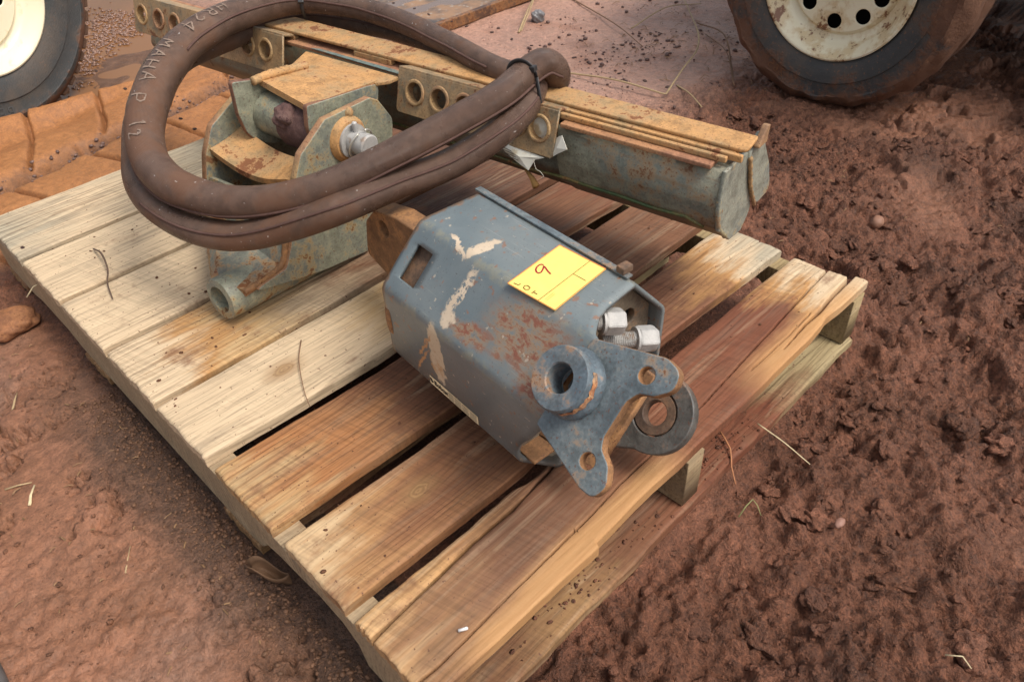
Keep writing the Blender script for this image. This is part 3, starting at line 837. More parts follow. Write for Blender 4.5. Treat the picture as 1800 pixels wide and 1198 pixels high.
# front edge: how far each strip of the sheet reaches forward (arc cut-outs leave a tongue on the sloping face)
F2q, F1q, F0q, F3q = SQ['F2'], SQ['F1'], SQ['F0'], SQ['F3']
TF = [(0, .262), (F3q - .03, .262), (F3q + .004, .263), (F3q + .018, .262), (F3q + .030, .266), (F3q + .042, .274), (F3q + .060, .288), (F3q + .080, .300), (F2q - .012, .312), (F2q + .005, .326),
      (F1q - .012, .330), (F1q + .002, .318), (F1q + .006, .308), (F1q + .016, .300), (F1q + .030, .290), (F1q + .046, .2845), (F1q + .070, .281), (F0q - .004, .277), (F0q + .004, .268), (sl[-1], .264)]
WIN_T = (.0185, .0515); WIN_Q = (F2q + .024, F2q + .073)
paint = housing_paint()
def build_shell():
    qs = sorted(set([round(x, 5) for x in list(np.linspace(0, sl[-1], 110)) + sl + list(WIN_Q) + [p[0] for p in TF]]))
    qs = [q for i, q in enumerate(qs) if i == 0 or q - qs[i - 1] > .0004 or q in (round(WIN_Q[0], 5), round(WIN_Q[1], 5))]
    fr = sorted(set(list(np.linspace(0, 1, 26))))
    V, F, UV = [], [], []
    nT = len(fr) + 2
    ts_fixed = [0.0, .006, WIN_T[0]] + list(np.linspace(WIN_T[0], WIN_T[1], 5)[1:-1]) + [WIN_T[1]]
    rest = list(np.linspace(0, 1, 22))[1:]
    for q in qs:
        te = float(np.interp(q, [p[0] for p in TF], [p[1] for p in TF]))
        uu, z = sec_pt(q)
        for t in ts_fixed + [WIN_T[1] + (te - WIN_T[1]) * r for r in rest]:
            V.append(hs(t, uu, z)); UV.append((t, q))
    m = len(ts_fixed) + len(rest)
    for i in range(len(qs) - 1):
        for j in range(m - 1):
            qc = (qs[i] + qs[i + 1]) / 2; tc = (UV[i * m + j][0] + UV[i * m + j + 1][0]) / 2
            if WIN_T[0] < tc < WIN_T[1] and WIN_Q[0] < qc < WIN_Q[1]:
                # rounded upper corner of the slot
                if not (tc > WIN_T[1] - .010 and qc > WIN_Q[1] - .008 and (tc - WIN_T[1] + .010) / .010 + (qc - WIN_Q[1] + .008) / .008 > 1.25):
                    continue
            F.append((i * m + j, (i + 1) * m + j, (i + 1) * m + j + 1, i * m + j + 1))
    me = bpy.data.meshes.new('shell'); me.from_pydata([tuple(v) for v in V], [], F); me.update()
    ul = me.uv_layers.new(name='uv')
    for l in me.loops: ul.data[l.index].uv = UV[l.vertex_index]
    o = link('shell', me, paint, housing, True)
    bm = bmesh.new(); bm.from_mesh(me); bmesh.ops.recalc_face_normals(bm, faces=bm.faces[:])
    # make normals point outwards
    f = max(bm.faces, key=lambda f: f.calc_center_median().z)
    if f.normal.z < 0: bmesh.ops.reverse_faces(bm, faces=bm.faces[:])
    bm.to_mesh(me); bm.free()
    sm = o.modifiers.new('thickness', 'SOLIDIFY'); sm.thickness = .0055; sm.offset = -1; sm.use_even_offset = False; sm.use_rim = True
    return o
shell = build_shell()

dark_rust = metal('dark_brown_rust', (.10, .062, .042), (.15, .09, .055), .25, (.12, .055, .03), (.2, .1, .05), (.3, .17, .09), .25, .75, 3)
mid_rust = metal('orange_rust', (.23, .115, .05), (.3, .15, .065), .35, (.19, .075, .03), (.36, .17, .06), (.4, .23, .1), .3, .8, 5)
blue = metal('blue_grey_plate', (.120, .146, .156), (.155, .178, .178), .22, (.22, .085, .034), (.33, .19, .09), (.3, .24, .16), .12, .45, 2)
# the box inside the slot and the parts seen through the open front
boxm('slot_liner', hp(.010, .016, -.048), A_ * .052, W1 * .064, N1 * .036, dark_rust, housing)
octo = [(.166, .005), (.066, .005), (.003, .07), (.003, .172), (.069, .239), (.164, .239), (.229, .166), (.229, .076)]
plate('inner_plate', [fillet(octo, .01), circle(.130, .196, .011), circle(.158, .150, .013), circle(.190, .165, .012), circle(.09, .1, .02)], .01, hs(.236, 0, 0), U_, Z_, metal('inner_tan_steel', (.24, .19, .13), (.18, .135, .095), .25, seed=45), housing)
plate('back_flange', [circle(.116, .122, .121, 56), circle(.116, .122, .07, 40)], .012, hs(-.002, 0, 0), U_, Z_, mid_rust, housing)
lug_l = fillet([(-.205, .085), (-.190, .150), (-.158, .182), (-.10, .196), (.02, .200), (.02, .06), (-.08, .055)], [.01, .03, .02, .005, 0, 0, .01])
plate('rear_lug', [lug_l, circle(-.137, .160, .0128)], .034, hs(0, .102, 0) , A_, Z_, mid_rust, housing, .002, True)
# folded lip and tab along the right-hand ridge
boxm('ridge_lip', hs(-.007, .1605, .2462), A_ * .274, U_ * .0095, Z_ * .0028, blue, housing, .0008)
boxm('ridge_lip', hs(.250, .160, .2485), A_ * .012, U_ * .016, Z_ * .009, dark_rust, housing, .002)
# front link plate lying on the sloping face, with its boss
fl = [(.3185, .0983), (.3992, .1215), (.4190, .1175), (.4225, .0990), (.4085, .0843), (.3935, .0785), (.3875, .066), (.3875, .026), (.3925, .0150), (.4075, .0065), (.4175, -.010), (.412, -.0285), (.393, -.0285), (.3140, -.0065), (.3155, .045)]
fl = fillet(fl, [.006, .016, .016, .014, .014, .010, .012, .012, .010, .014, .014, .016, .012, .005, 0], 5)
link_p = plate('link_plate', [fl, circle(.3906, .0971, .0083), circle(.3861, -.0027, .0083), circle(.3285, .0503, .0150)], .0125, hp(0, 0, .0005), A_, W1, blue, housing, .0016, False, mid_rust)
# hp frame: A_ x W1 points along N1?
boss_m = metal('boss_steel', (.105, .135, .155), (.16, .175, .175), .30, (.2, .075, .03), (.34, .17, .07), (.4, .27, .16), .3, .5, 8)
lathe('boss', [(0, .0152), (0, .0355), (.004, .0372), (.010, .0358), (.013, .0330), (.0165, .0325), (.0175, .0335), (.0275, .0335), (.030, .0318), (.030, .0165), (.0285, .0152), (0, .0152)], hp(.3285, .0503, .0128), N1, boss_m, housing, 56)
# peeled coat on the collar behind the boss
peel_m = metal('peeling_orange_rust', (.42, .15, .05), (.3, .2, .14), .45, (.32, .07, .025), (.5, .3, .14), None, 0, .85, 12, sc=2)
def peel():
    V, F = [], []
    n = 16
    for k in range(n + 1):
        th = math.radians(-62 + 104 * k / n)
        r0 = .0337 + .0006 * math.sin(k * 2.1)
        for j, (d, rr) in enumerate(((.0185 + .0012 * math.sin(k * 1.7), r0 + .0003), (.0215 + .003 * math.sin(k * 1.1 + .5) ** 2, r0 + .0012), (.027 + .0018 * math.sin(k * 2.9), r0 + .0002))):
            V.append(hp(.3285, .0503, .0128 + d - .004) + (A_ * math.cos(th) + W1 * math.sin(th)) * rr)
    for k in range(n):
        for j in range(2): F.append((k * 3 + j, k * 3 + 3 + j, k * 3 + 4 + j, k * 3 + 1 + j))
    mesh('peeled_coat', V, F, peel_m, housing, True)
peel()
# far link with bushing, below and behind the front plate
steel_d = metal('dull_grey_steel', (.095, .088, .078), (.12, .105, .09), .26, (.15, .075, .045), (.24, .13, .075), (.27, .14, .08), .3, .5, 9)
ct, cw = .326, .0482
arc = [(ct + .0500 * math.cos(th), cw + .0500 * math.sin(th)) for th in np.linspace(math.radians(-88), math.radians(100), 26)]
fl2 = arc + [(.26, .098), (.21, .10), (.21, -.055), (.255, -.050), (.2943, -.0205)]
plate('far_link_plate', [fl2, circle(ct, cw, .0285, 40)], .016, hp(0, 0, -.196), A_, W1, steel_d, housing, .0016)
lathe('bushing', [(0, .0153), (0, .0272), (.0135, .0272), (.0150, .0262), (.0150, .0163), (.0138, .0153), (0, .0153)], hp(ct, cw, -.196), N1, dark_rust, housing, 48)
plate('web_plate', [[(.214, -.05), (.335, -.035), (.335, .09), (.214, .10)]], .012, hp(0, 0, -.125), A_, W1, mid_rust, housing)
# lower lip: rust-coloured inner face seen through the left cut-out
boxm('lower_liner', hs(.2, .012, .058), A_ * .075, U_ * .05, Z_ * .004, mid_rust, housing)
# bright hexagon bolts
def bolt_metal():
    s = NT('zinc_bolt_steel', .38, .5)
    v = s.obj(); n = s.noise(v, 70, 5, .65); f = s.noise(s.mul(v, (300, 300, 900)), 1, 2)
    c = s.mix(s.step(n, .3, .7), (.34, .33, .31), (.46, .44, .41))
    c = s.mix(s.step(s.noise(v, 45, 4, .6), .58, .70), c, (.27, .2, .15))
    return s.out(c, s.math('MULTIPLY_ADD', n, .3, .42), s.bump(s.math('ADD', f, n), .35, .0010), .12)
zinc = bolt_metal()
def hex_bolt(O, ax, r=.0158):
    ax = Vector(ax).normalized(); e1 = (Vector((0, 0, 1)) - ax * ax.z).normalized(); e2 = ax.cross(e1); O = Vector(O)
    V, F = [], []
    rings = [(0, .97), (.0012, 1), (.0195, 1), (.0235, .86)]
    for a_, k_ in rings:
        for k in range(6):
            th = math.radians(60 * k + 15); V.append(O + ax * a_ + (e1 * math.cos(th) + e2 * math.sin(th)) * r * k_)
    for j in range(3):
        for k in range(6): F.append((j * 6 + k, j * 6 + (k + 1) % 6, j * 6 + 6 + (k + 1) % 6, j * 6 + 6 + k))
    F.append(tuple(range(18, 24))); F.append(tuple(range(5, -1, -1)))
    b = mesh('bolt', V, F, zinc, housing)
    bm = bmesh.new(); bm.from_mesh(b.data); bmesh.ops.bevel(bm, geom=bm.edges[:], offset=.0008, segments=2, affect='EDGES'); bmesh.ops.recalc_face_normals(bm, faces=bm.faces[:]); bm.to_mesh(b.data); bm.free()
    prof = [(-.045, .0001)]
    for k in range(20): prof += [(-.045 + k * .0022, .0088), (-.045 + k * .0022 + .0011, .0100)]
    prof += [(0, .0075)]
    lathe('thread', prof, O, ax, zinc, b, 20, False)
    lathe('washer', [(-.0030, .009), (-.0030, .0145), (0, .0145), (0, .009)], O, ax, zinc, b, 28)
BD = (U_ * .80 - Z_ * .16 + A_ * .40).normalized()
hex_bolt(hs(.276, .116, .2170), BD)
hex_bolt(hs(.290, .158, .1765), BD)

# maker's strip low on the left side
lf = lambda t, z, off=.0007: hs(t, -.003 - off, z)
strip_m = plain('cream_strip_print', (.84, .68, .42), .5, .4, .25, 120)
ink = plain('black_print_ink', (.02, .018, .015), .5, .4, .1)
dec = mesh('maker_strip', [lf(.0895, .0845), lf(.0895, .0705), lf(.1905, .0705), lf(.1905, .0845)], [(0, 1, 2, 3)], strip_m, housing)
def font_mesh(name, txt, size, fmap, m, parent, bold=.0):
    cu = bpy.data.curves.new(name, 'FONT'); cu.body = txt; cu.size = size; cu.offset = bold
    cu.align_y = 'CENTER'
    ob = bpy.data.objects.new(name, cu); COL.objects.link(ob)
    dg = bpy.context.evaluated_depsgraph_get()
    me = bpy.data.meshes.new_from_object(ob.evaluated_get(dg))
    bpy.data.objects.remove(ob); bpy.data.curves.remove(cu)
    for v in me.vertices: v.co = fmap(v.co.x, v.co.y)
    me.materials.clear()
    return link(name, me, m, parent)
font_mesh('lettering', 'Bobcat', .0105, lambda x, y: lf(.0995 + x, .0775 + y, .0011), ink, dec, .0004)
mesh('emblem', [lf(.0905, .0820, .0011), lf(.0905, .0780, .0011), lf(.0935, .0735, .0011), lf(.0985, .0770, .0011), lf(.0955, .0790, .0011), lf(.0945, .0815, .0011)], [(0, 1, 2, 3, 4, 5)], ink, dec)
ribbons('fine_print', [[(x0, z), (x1, z)] for z in (.0825, .0800, .0775, .0750, .0728) for (x0, x1) in ((.130, .1415), (.143, .157), (.1585, .172), (.174, .188))], .0008, lambda x, y: lf(x, y, .0011), plain('grey_print_ink', (.12, .09, .06), .5, .4), dec)

# ------------------------------------------------------------------ the yellow lot tag on the housing
def tag_paper():
    s = NT('yellow_card', .55, .35)
    n = s.noise(s.obj(), 90, 3, .6)
    return s.out(s.mix(n, (.88, .61, .14), (.91, .67, .19)), None, s.bump(n, .05, .001))
tp = lambda t, u, off=0.0: hs(t, u, .2452 + off + .0018 * max(0, .075 - u) / .02 * 0)
tc = [(.182, .060), (.166, .153), (.237, .158), (.253, .066)]
V = []; NX = 8
for off in (.0006, .0016):
    for j in range(NX + 1):
        for i in range(NX + 1):
            a, b = i / NX, j / NX
            t = (tc[0][0] * (1 - a) + tc[1][0] * a) * (1 - b) + (tc[3][0] * (1 - a) + tc[2][0] * a) * b
            u = (tc[0][1] * (1 - a) + tc[1][1] * a) * (1 - b) + (tc[3][1] * (1 - a) + tc[2][1] * a) * b
            V.append(tp(t, u, off))
M_ = (NX + 1) ** 2; F = []
for j in range(NX):
    for i in range(NX):
        q = j * (NX + 1) + i
        F.append((M_ + q, M_ + q + NX + 1, M_ + q + NX + 2, M_ + q + 1)); F.append((q, q + 1, q + NX + 2, q + NX + 1))
per = [j for j in range(NX + 1)] + [(j + 1) * (NX + 1) - 1 for j in range(1, NX + 1)] + [M_ - 2 - j for j in range(NX)] + [(NX + 1) * j for j in range(NX - 1, 0, -1)]
for i in range(len(per)): F.append((per[i], per[(i + 1) % len(per)], M_ + per[(i + 1) % len(per)], M_ + per[i]))
lot = mesh('lot_tag', V, F, tag_paper(), None)
tag(lot, 'yellow lot number card with a red handwritten 9 on the blue housing', 'lot tag')
red_ink = plain('dark_red_ink', (.32, .015, .02), .5, .4, .1); brn_ink = plain('brown_print_ink', (.16, .10, .02), .5, .4, .1)
mk = lambda x, y: tp(x, y, .0021)
nine = [(.1836, .1121), (.1809, .1112), (.1799, .1087), (.1811, .1038), (.184, .0996), (.1883, .097), (.1915, .0974), (.1921, .1004), (.1895, .1055), (.185, .111), (.189, .11), (.1946, .1078), (.2021, .106)]
ribbons('number', [nine], .0019, mk, red_ink, lot)
ribbons('lettering', [[(.1865, .065), (.1933, .0664), (.1924, .0699)],
        [(.2004, .0671), (.1987, .0707), (.2007, .0732), (.2053, .0727), (.2071, .0693), (.2049, .0665), (.2004, .0671)],
        [(.2135, .0733), (.2142, .0673)], [(.2138, .0701), (.22, .0703)]], .0012, mk, brn_ink, lot)
ribbons('ruled_line', [[(.2288, .0635), (.2139, .1557)], [(.2193, .1248), (.2382, .1259)]], .0008, mk, brn_ink, lot)
ribbons('fine_print', [[(.2325, .0700 + k * .0), (.2300, .0850)] for k in (0,)] + [[(.2350, .0700), (.2325, .0850)]], .0006, mk, plain('pale_print_ink', (.55, .34, .08), .5), lot)
ribbons('card_edge', [[*[tc[0]], tc[1]], [tc[1], tc[2]], [tc[2], tc[3]], [tc[3], tc[0]]], .0011, mk, plain('orange_card_edge', (.66, .22, .06), .5), lot)

# ------------------------------------------------------------------ mounting frame: long channel with a pinned yoke
BB = Vector((.8856, .2347, H)); B_d = Vector((.1332, -.9911, 0)).normalized(); C_d = Vector((-B_d.y, B_d.x, 0))
def bs(t, cc, z): return BB + B_d * t + C_d * cc + Z_ * z
frame = empty('mounting_frame', (.45, .75, H), 'long rusty grey steel channel frame with punched brackets and a pinned yoke', 'machine frame')
ygrey = metal('green_grey_paint', (.245, .245, .175), (.205, .220, .185), .36, (.23, .105, .042), (.36, .235, .09), (.34, .29, .15), .28, .5, 21)
webm = metal('weathered_channel_paint', (.235, .225, .160), (.190, .198, .160), .34, (.19, .085, .04), (.27, .17, .085), (.20, .14, .085), .38, .5, 22)
yel = metal('yellow_rust', (.48, .255, .095), (.42, .275, .13), .38, (.25, .10, .042), (.40, .20, .08), (.52, .35, .17), .3, .72, 23)
pink = metal('pinkish_rust', (.33, .155, .085), (.42, .21, .10), .22, (.2, .08, .045), (.36, .17, .075), (.47, .27, .11), .2, .75, 24)
brk = metal('bracket_rust', (.37, .235, .115), (.28, .215, .13), .30, (.2, .085, .04), (.34, .18, .075), (.36, .24, .1), .25, .55, 25)
rimm = metal('tan_rust_edge', (.38, .24, .11), (.31, .17, .09), .3, (.2, .08, .045), (.34, .17, .08), None, 0, .7, 26)
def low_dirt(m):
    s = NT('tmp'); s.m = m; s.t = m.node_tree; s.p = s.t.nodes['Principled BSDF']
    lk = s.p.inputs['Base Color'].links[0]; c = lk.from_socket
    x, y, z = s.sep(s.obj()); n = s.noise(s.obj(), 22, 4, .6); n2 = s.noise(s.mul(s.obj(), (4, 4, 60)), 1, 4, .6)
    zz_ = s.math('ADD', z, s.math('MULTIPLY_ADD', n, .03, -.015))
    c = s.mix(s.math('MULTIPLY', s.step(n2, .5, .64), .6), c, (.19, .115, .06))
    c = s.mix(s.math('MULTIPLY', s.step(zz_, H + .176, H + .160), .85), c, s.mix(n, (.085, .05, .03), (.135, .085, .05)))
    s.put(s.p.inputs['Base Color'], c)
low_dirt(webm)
TL, TR = -1.345, .069
body = [(-.240, .258), (-.244, .205), (-.234, .166), (-.189, .128), (-.151, .123), (-.122, .150), (-.150, .196), (-.172, .252)]
bodyf = fillet(body, [0, .025, .003, .004, .012, .02, .02, 0], 5)
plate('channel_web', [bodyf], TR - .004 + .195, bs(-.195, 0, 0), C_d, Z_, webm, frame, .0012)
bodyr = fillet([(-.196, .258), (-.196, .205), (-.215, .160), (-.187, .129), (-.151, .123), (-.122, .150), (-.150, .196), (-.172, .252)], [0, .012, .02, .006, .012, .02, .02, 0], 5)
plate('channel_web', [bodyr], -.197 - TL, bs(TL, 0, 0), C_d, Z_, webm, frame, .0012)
# note: C_d x Z_ points along +B_d
f1 = fillet([(-.243, .2595), (-.2475, .205), (-.237, .165), (-.191, .1265), (-.150, .1215), (-.124, .150), (-.152, .198), (-.174, .2595)], [.002, .025, .004, .005, .010, .02, .02, .006], 6)
endm = metal('rubbed_end_paint', (.27, .27, .215), (.215, .235, .21), .30, (.25, .12, .045), (.38, .27, .13), (.33, .26, .15), .22, .4, 27)
plate('end_plate', [f1], .006, bs(TR - .004, 0, 0), C_d, Z_, endm, frame, .002)
f2 = fillet([(-.176, .252), (-.147, .276), (-.138, .274), (-.088, .205), (-.062, .150), (-.113, .1485), (-.150, .196)], [.012, .003, .003, .04, .02, .02, .02], 6)
plate('end_plate', [f2], .007, bs(TR - .002, 0, 0), C_d, Z_, endm, frame, .002)
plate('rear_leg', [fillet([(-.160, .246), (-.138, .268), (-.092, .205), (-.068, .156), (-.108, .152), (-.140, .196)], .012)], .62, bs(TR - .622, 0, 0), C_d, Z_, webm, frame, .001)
sweep('crease_lip', [bs(t, -.2375 + .0015 * math.sin(t * 31), .172 + .0008 * math.sin(t * 57)) for t in np.linspace(-.62, .020, 50)] + [bs(.034, -.236, .168), bs(.046, -.232, .162)], .0026, metal('olive_crease_paint', (.055, .085, .03), (.13, .12, .04), .2, seed=33), frame, 8)
lathe('drain_hole', [(-.006, .0001), (.0012, .0001), (.0013, .0072)], bs(.0605, -.2355, .1975), -C_d, plain('hole_shadow_steel', (.01, .009, .008), .9), frame, 20)  # flush black disc paints the dark inside of the hole
lathe('hole_rim', [(.0, .0068), (.0022, .0078), (.0022, .0100), (.0, .0112)], bs(.0605, -.2355, .1975), -C_d, rimm, frame, 24)
sweep('corner_bead', catmull([bs(.0665, -.234, .256), bs(.0675, -.243, .215), bs(.0685, -.235, .172), bs(.0690, -.205, .140)], .004), lambda f: .0036 * (1 + .15 * math.sin(f * 60)), metal('pale_weld', (.36, .30, .17), (.30, .28, .2), .3, seed=34), frame, 8)
sweep('valley_bead', catmull([bs(.0745, -.172, .250), bs(.0745, -.152, .197), bs(.0745, -.122, .152)], .004), lambda f: .003 * (1 + .2 * math.sin(f * 50)), rimm, frame, 8)
# flanges on top
boxm('flange_plate', bs(-.186, -.249, .2595), B_d * (TR - .018 + .186), C_d * .066, Z_ * .0065, pink, frame, .0018)
boxm('flange_plate', bs(TL + .02, -.229, .2595), B_d * (-.188 - TL - .02), C_d * .046, Z_ * .0065, pink, frame, .0018)
boxm('flange_strip', bs(-.235, -.236, .2665), B_d * .300, C_d * .0075, Z_ * .008, yel, frame, .002)
boxm('flange_strip', bs(-.28, -.2255, .2665), B_d * .362, C_d * .007, Z_ * .010, yel, frame, .002)
# back bar with slots along its front edge
bar = fillet([(-.905, -.2145), (-.868, -.156), (.079, -.168), (.084, -.215)], [.004, .004, .004, .012], 4)
plate('back_bar', [bar], .0055, bs(0, 0, .2755), B_d, C_d, yel, frame, .0015)
for t0, t1 in ((-.90, -.806), (-.646, -.556), (-.505, -.445), (-.30, .07)):
    boxm('bar_spacer', bs(t0, -.2165, .2662), B_d * (t1 - t0), C_d * .012, Z_ * .0090, yel, frame, .001)
boxm('bar_rib', bs(-.86, -.196, .2662), B_d * .9, C_d * .012, Z_ * .0090, dark_rust, frame, .0)
plate('end_tab', [fillet([(-.170, .262), (-.146, .2875), (-.137, .2865), (-.140, .262)], .003)], .009, bs(TR + .004, 0, 0), C_d, Z_, rimm, frame, .0012)
# centre plate reaching to the yoke
cp = fillet([(-.742, -.244), (-.715, -.300), (-.672, -.296), (-.528, -.283), (-.514, -.266), (-.512, -.244)], .003)
plate('centre_plate', [cp], .0065, bs(0, 0, .2597), B_d, C_d, yel, frame, .0012)
# blue unpainted strip on the flange
plate('paint_strip', [[(-.742, -.2325), (-.725, -.226), (-.505, -.228), (-.512, -.2375)]], .0016, bs(0, 0, .2662), B_d, C_d, metal('teal_paint', (.13, .18, .165), (.17, .2, .17), .2, dust=(.3, .22, .12), dust_amt=.3, seed=31), frame, .0003)
# punched angle brackets
def bracket(t0, t1, holes, zt=.276, zb=.212):
    L = t1 - t0; Hh = zt - zb + .006
    dn = (C_d * .020 + Z_ * .066).normalized()      # up the leaning face
    O = bs(t0, -.257, zb)
    out = fillet([(0, 0), (L, 0), (L, Hh), (0, Hh)], [.009, .006, .0, .0])
    loops = [out] + [circle(h, .038, .0166, 28) for h in holes]
    p = plate('punched_bracket', loops, .0045, O, B_d, dn, brk, frame, .0009)
    nn = B_d.cross(dn)
    boxm('bracket_lip', O + dn * (Hh - .001) + nn * .0040, B_d * L, C_d * .036 - Z_ * .011, (Z_ + C_d * .3) * .0042, brk, p, .0016)
    for h in holes:
        lathe('collar', [(-.012, .0158), (-.012, .0168), (-.001, .0168), (.0008, .0214), (.0030, .0200), (.0036, .0176), (.003, .0162), (-.012, .0158)], O + B_d * h + dn * .038 + nn * .0044, -nn if nn.dot(C_d) > 0 else nn, rimm, p, 28)
    return p
bracket(-.512, -.192, [.040, .093, .145, .197, .248, .290])
bracket(-1.298, -.806, [.032, .094, .151, .212, .275, .335, .391, .444])
# yoke side plates (profile in c, z)
yk = [(-.628, .0625), (-.533, .034), (-.482, .0215), (-.384, .005), (-.354, .066), (-.289, .1775), (-.282, .211), (-.307, .252), (-.324, .2625), (-.420, .263), (-.477, .2293), (-.496, .197), (-.5345, .0974), (-.5532, .066)]
yr = [.006, .02, .02, .01, .02, .03, .02, .012, .008, .010, .012, .02, .012, .01]
plate('yoke_side_plate', [fillet(yk, yr)], .0135, bs(-.5130, 0, 0), C_d, Z_, ygrey, frame, .0018, False, rimm)
yk1 = [(-.525, .050), (-.482, .0215), (-.384, .005), (-.354, .066), (-.289, .1775), (-.282, .211), (-.307, .252), (-.324, .2625), (-.420, .263), (-.489, .2293), (-.514, .190), (-.5445, .0974)]
plate('yoke_side_plate', [fillet(yk1, .012)], .0135, bs(-.717, 0, 0), C_d, Z_, ygrey, frame, .0018, False, rimm)
def quad_slab(name, P, th, m, parent, nsub=10, sag=None):
    """bent plate through corners P (front-left, front-right, back-right, back-left)"""
    P = [Vector(p) for p in P]; V, F = [], []
    nrm = (P[1] - P[0]).cross(P[3] - P[0]).normalized()
    if nrm.z < 0: nrm = -nrm
    n = nsub
    for lay in (0, 1):
        for j in range(n + 1):
            for i in range(n + 1):
                a, b = i / n, j / n
                p = (P[0] * (1 - a) + P[1] * a) * (1 - b) + (P[3] * (1 - a) + P[2] * a) * b
                if sag: p = p + Z_ * sag(a, b)
                V.append(p - nrm * th * lay)
    K = (n + 1) ** 2
    for j in range(n):
        for i in range(n):
            q = j * (n + 1) + i
            F.append((q, q + 1, q + n + 2, q + n + 1)); F.append((K + q, K + q + n + 1, K + q + n + 2, K + q + 1))
    per = list(range(n + 1)) + [(j + 1) * (n + 1) - 1 for j in range(1, n + 1)] + [(n + 1) ** 2 - 2 - j for j in range(n)] + [(n + 1) * j for j in range(n - 1, 0, -1)]
    for i in range(len(per)): F.append((per[i], K + per[i], K + per[(i + 1) % len(per)], per[(i + 1) % len(per)]))
    o = mesh(name, V, F, m, parent)
    bm = bmesh.new(); bm.from_mesh(o.data); bmesh.ops.recalc_face_normals(bm, faces=bm.faces[:]); bm.to_mesh(o.data); bm.free()
    return o
quad_slab('cross_plate', [bs(-.703, -.505, .197), bs(-.513, -.494, .190), bs(-.513, -.450, .202), bs(-.703, -.436, .199)], .010, yel, frame, 12,
          lambda a, b: -.020 * math.sin(math.pi * min(1, a * 1.05)) * (1 - .35 * b) + .010 * b * b * (1 - a))
quad_slab('front_plate', [bs(-.703, -.546, .090), bs(-.5125, -.538, .098), bs(-.5125, -.516, .150), bs(-.703, -.522, .153)], .010, ygrey, frame, 4)
def poly_sheet(name, P, tri, th, m, parent):
    o = mesh(name, P, tri, m, parent)
    bm = bmesh.new(); bm.from_mesh(o.data); bmesh.ops.recalc_face_normals(bm, faces=bm.faces[:])
    if sum(f.normal.dot(cam_pos - f.calc_center_median()) for f in bm.faces) < 0: bmesh.ops.reverse_faces(bm, faces=bm.faces[:])
    bm.to_mesh(o.data); bm.free()
    md = o.modifiers.new('thickness', 'SOLIDIFY'); md.thickness = th; md.offset = -1
    return o
cam_pos = Vector((-0.1581, -0.3142, 0.8789))
fpm = metal('rust_run_paint', (.215, .22, .175), (.20, .205, .17), .48, (.26, .10, .035), (.40, .21, .07), (.3, .24, .13), .3, .5, 35)
poly_sheet('front_plate', [bs(-.703, -.548, .100), bs(-.511, -.539, .101), bs(-.510, -.557, .0695), bs(-.510, -.628, .0660), bs(-.545, -.638, .071), bs(-.590, -.632, .060), bs(-.608, -.622, .044)],
           [(0, 1, 2), (0, 2, 3), (0, 3, 4), (0, 4, 5), (0, 5, 6)], .009, fpm, frame)
poly_sheet('lower_cheek', [bs(-.703, -.548, .100), bs(-.608, -.622, .044), bs(-.60, -.50, .030), bs(-.70, -.45, .030)], [(0, 1, 2, 3)], .009, rimm, frame)
# weld beads
def bead(pts, r, m, parent, name='weld_bead'):
    P = catmull(pts, .0035)
    rr = random.Random(len(P))
    jit = [rr.uniform(.93, 1.07) for _ in range(len(P) + 1)]
    return sweep(name, P, lambda f: r * (1 + .07 * math.sin(f * len(P) * 1.9)) * jit[int(f * (len(P) - 1))], m, parent, 8)
bead([bs(-.511, -.530, .112), bs(-.510, -.538, .097), bs(-.509, -.556, .070), bs(-.509, -.600, .064), bs(-.512, -.628, .062)], .0052, mid_rust, frame)
bead([bs(-.703, -.546, .090), bs(-.655, -.584, .074), bs(-.600, -.622, .056)], .0055, rimm, frame)
# bottom tube lying on the deck
tube_ax = (C_d * 1 + Z_ * -.10).normalized()
tubeO = bs(-.549, -.652, .046)
lathe('bottom_tube', [(0, .0222), (.0012, .0332), (.004, .0345), (.262, .0345), (.265, .033), (.265, .0235), (.25, .0222), (0, .0222)], tubeO, tube_ax, ygrey, frame, 40)
cyl('tube_bore', tubeO + tube_ax * .03, tube_ax, .004, .0225, dark_rust, frame, 32)
quad_slab('tube_gusset', [bs(-.575, -.640, .070), bs(-.512, -.628, .066), bs(-.512, -.60, .066), bs(-.62, -.58, .076)], .014, rimm, frame, 4)
redrim = metal('dark_red_rust_edge', (.17, .075, .05), (.23, .11, .06), .3, (.12, .05, .035), (.26, .12, .06), (.33, .19, .1), .2, .75, 29)
# hinge tongue between the side plates
chk = [(-.455, .298), (-.458, .245), (-.452, .212), (-.438, .190), (-.405, .172), (-.36, .170), (-.29, .20), (-.27, .262), (-.33, .268)]
plate('hinge_cheek', [fillet(chk, [.006, .02, .02, .02, .03, .03, .02, 0, 0])], .011, bs(-.677, 0, 0), C_d, Z_, ygrey, frame, .002, False, redrim)
chk2 = [(-.426, .280), (-.432, .245), (-.425, .205), (-.40, .18), (-.35, .175), (-.29, .20), (-.275, .2625), (-.30, .267)]
plate('hinge_cheek', [fillet(chk2, [.005, .02, .02, .02, .03, .02, 0, 0])], .011, bs(-.539, 0, 0), C_d, Z_, ygrey, frame, .002, False, redrim)
quad_slab('top_plate', [bs(-.668, -.405, .2865), bs(-.530, -.424, .2790), bs(-.530, -.275, .2668), bs(-.668, -.292, .2715)], .010, yel, frame, 6)
bead([bs(-.662, -.420, .288), bs(-.661, -.38, .287), bs(-.662, -.31, .277)], .0075, yel, frame)
lathe('hinge_barrel', [(0, .018), (0, .036), (.060, .0365), (.060, .018)], bs(-.665, -.398, .2275), B_d, ygrey, frame, 36)
scaly = metal('scaly_rust', (.085, .045, .04), (.12, .06, .05), .2, (.07, .03, .03), (.13, .07, .055), (.22, .15, .13), .25, .85, 41, sc=2)
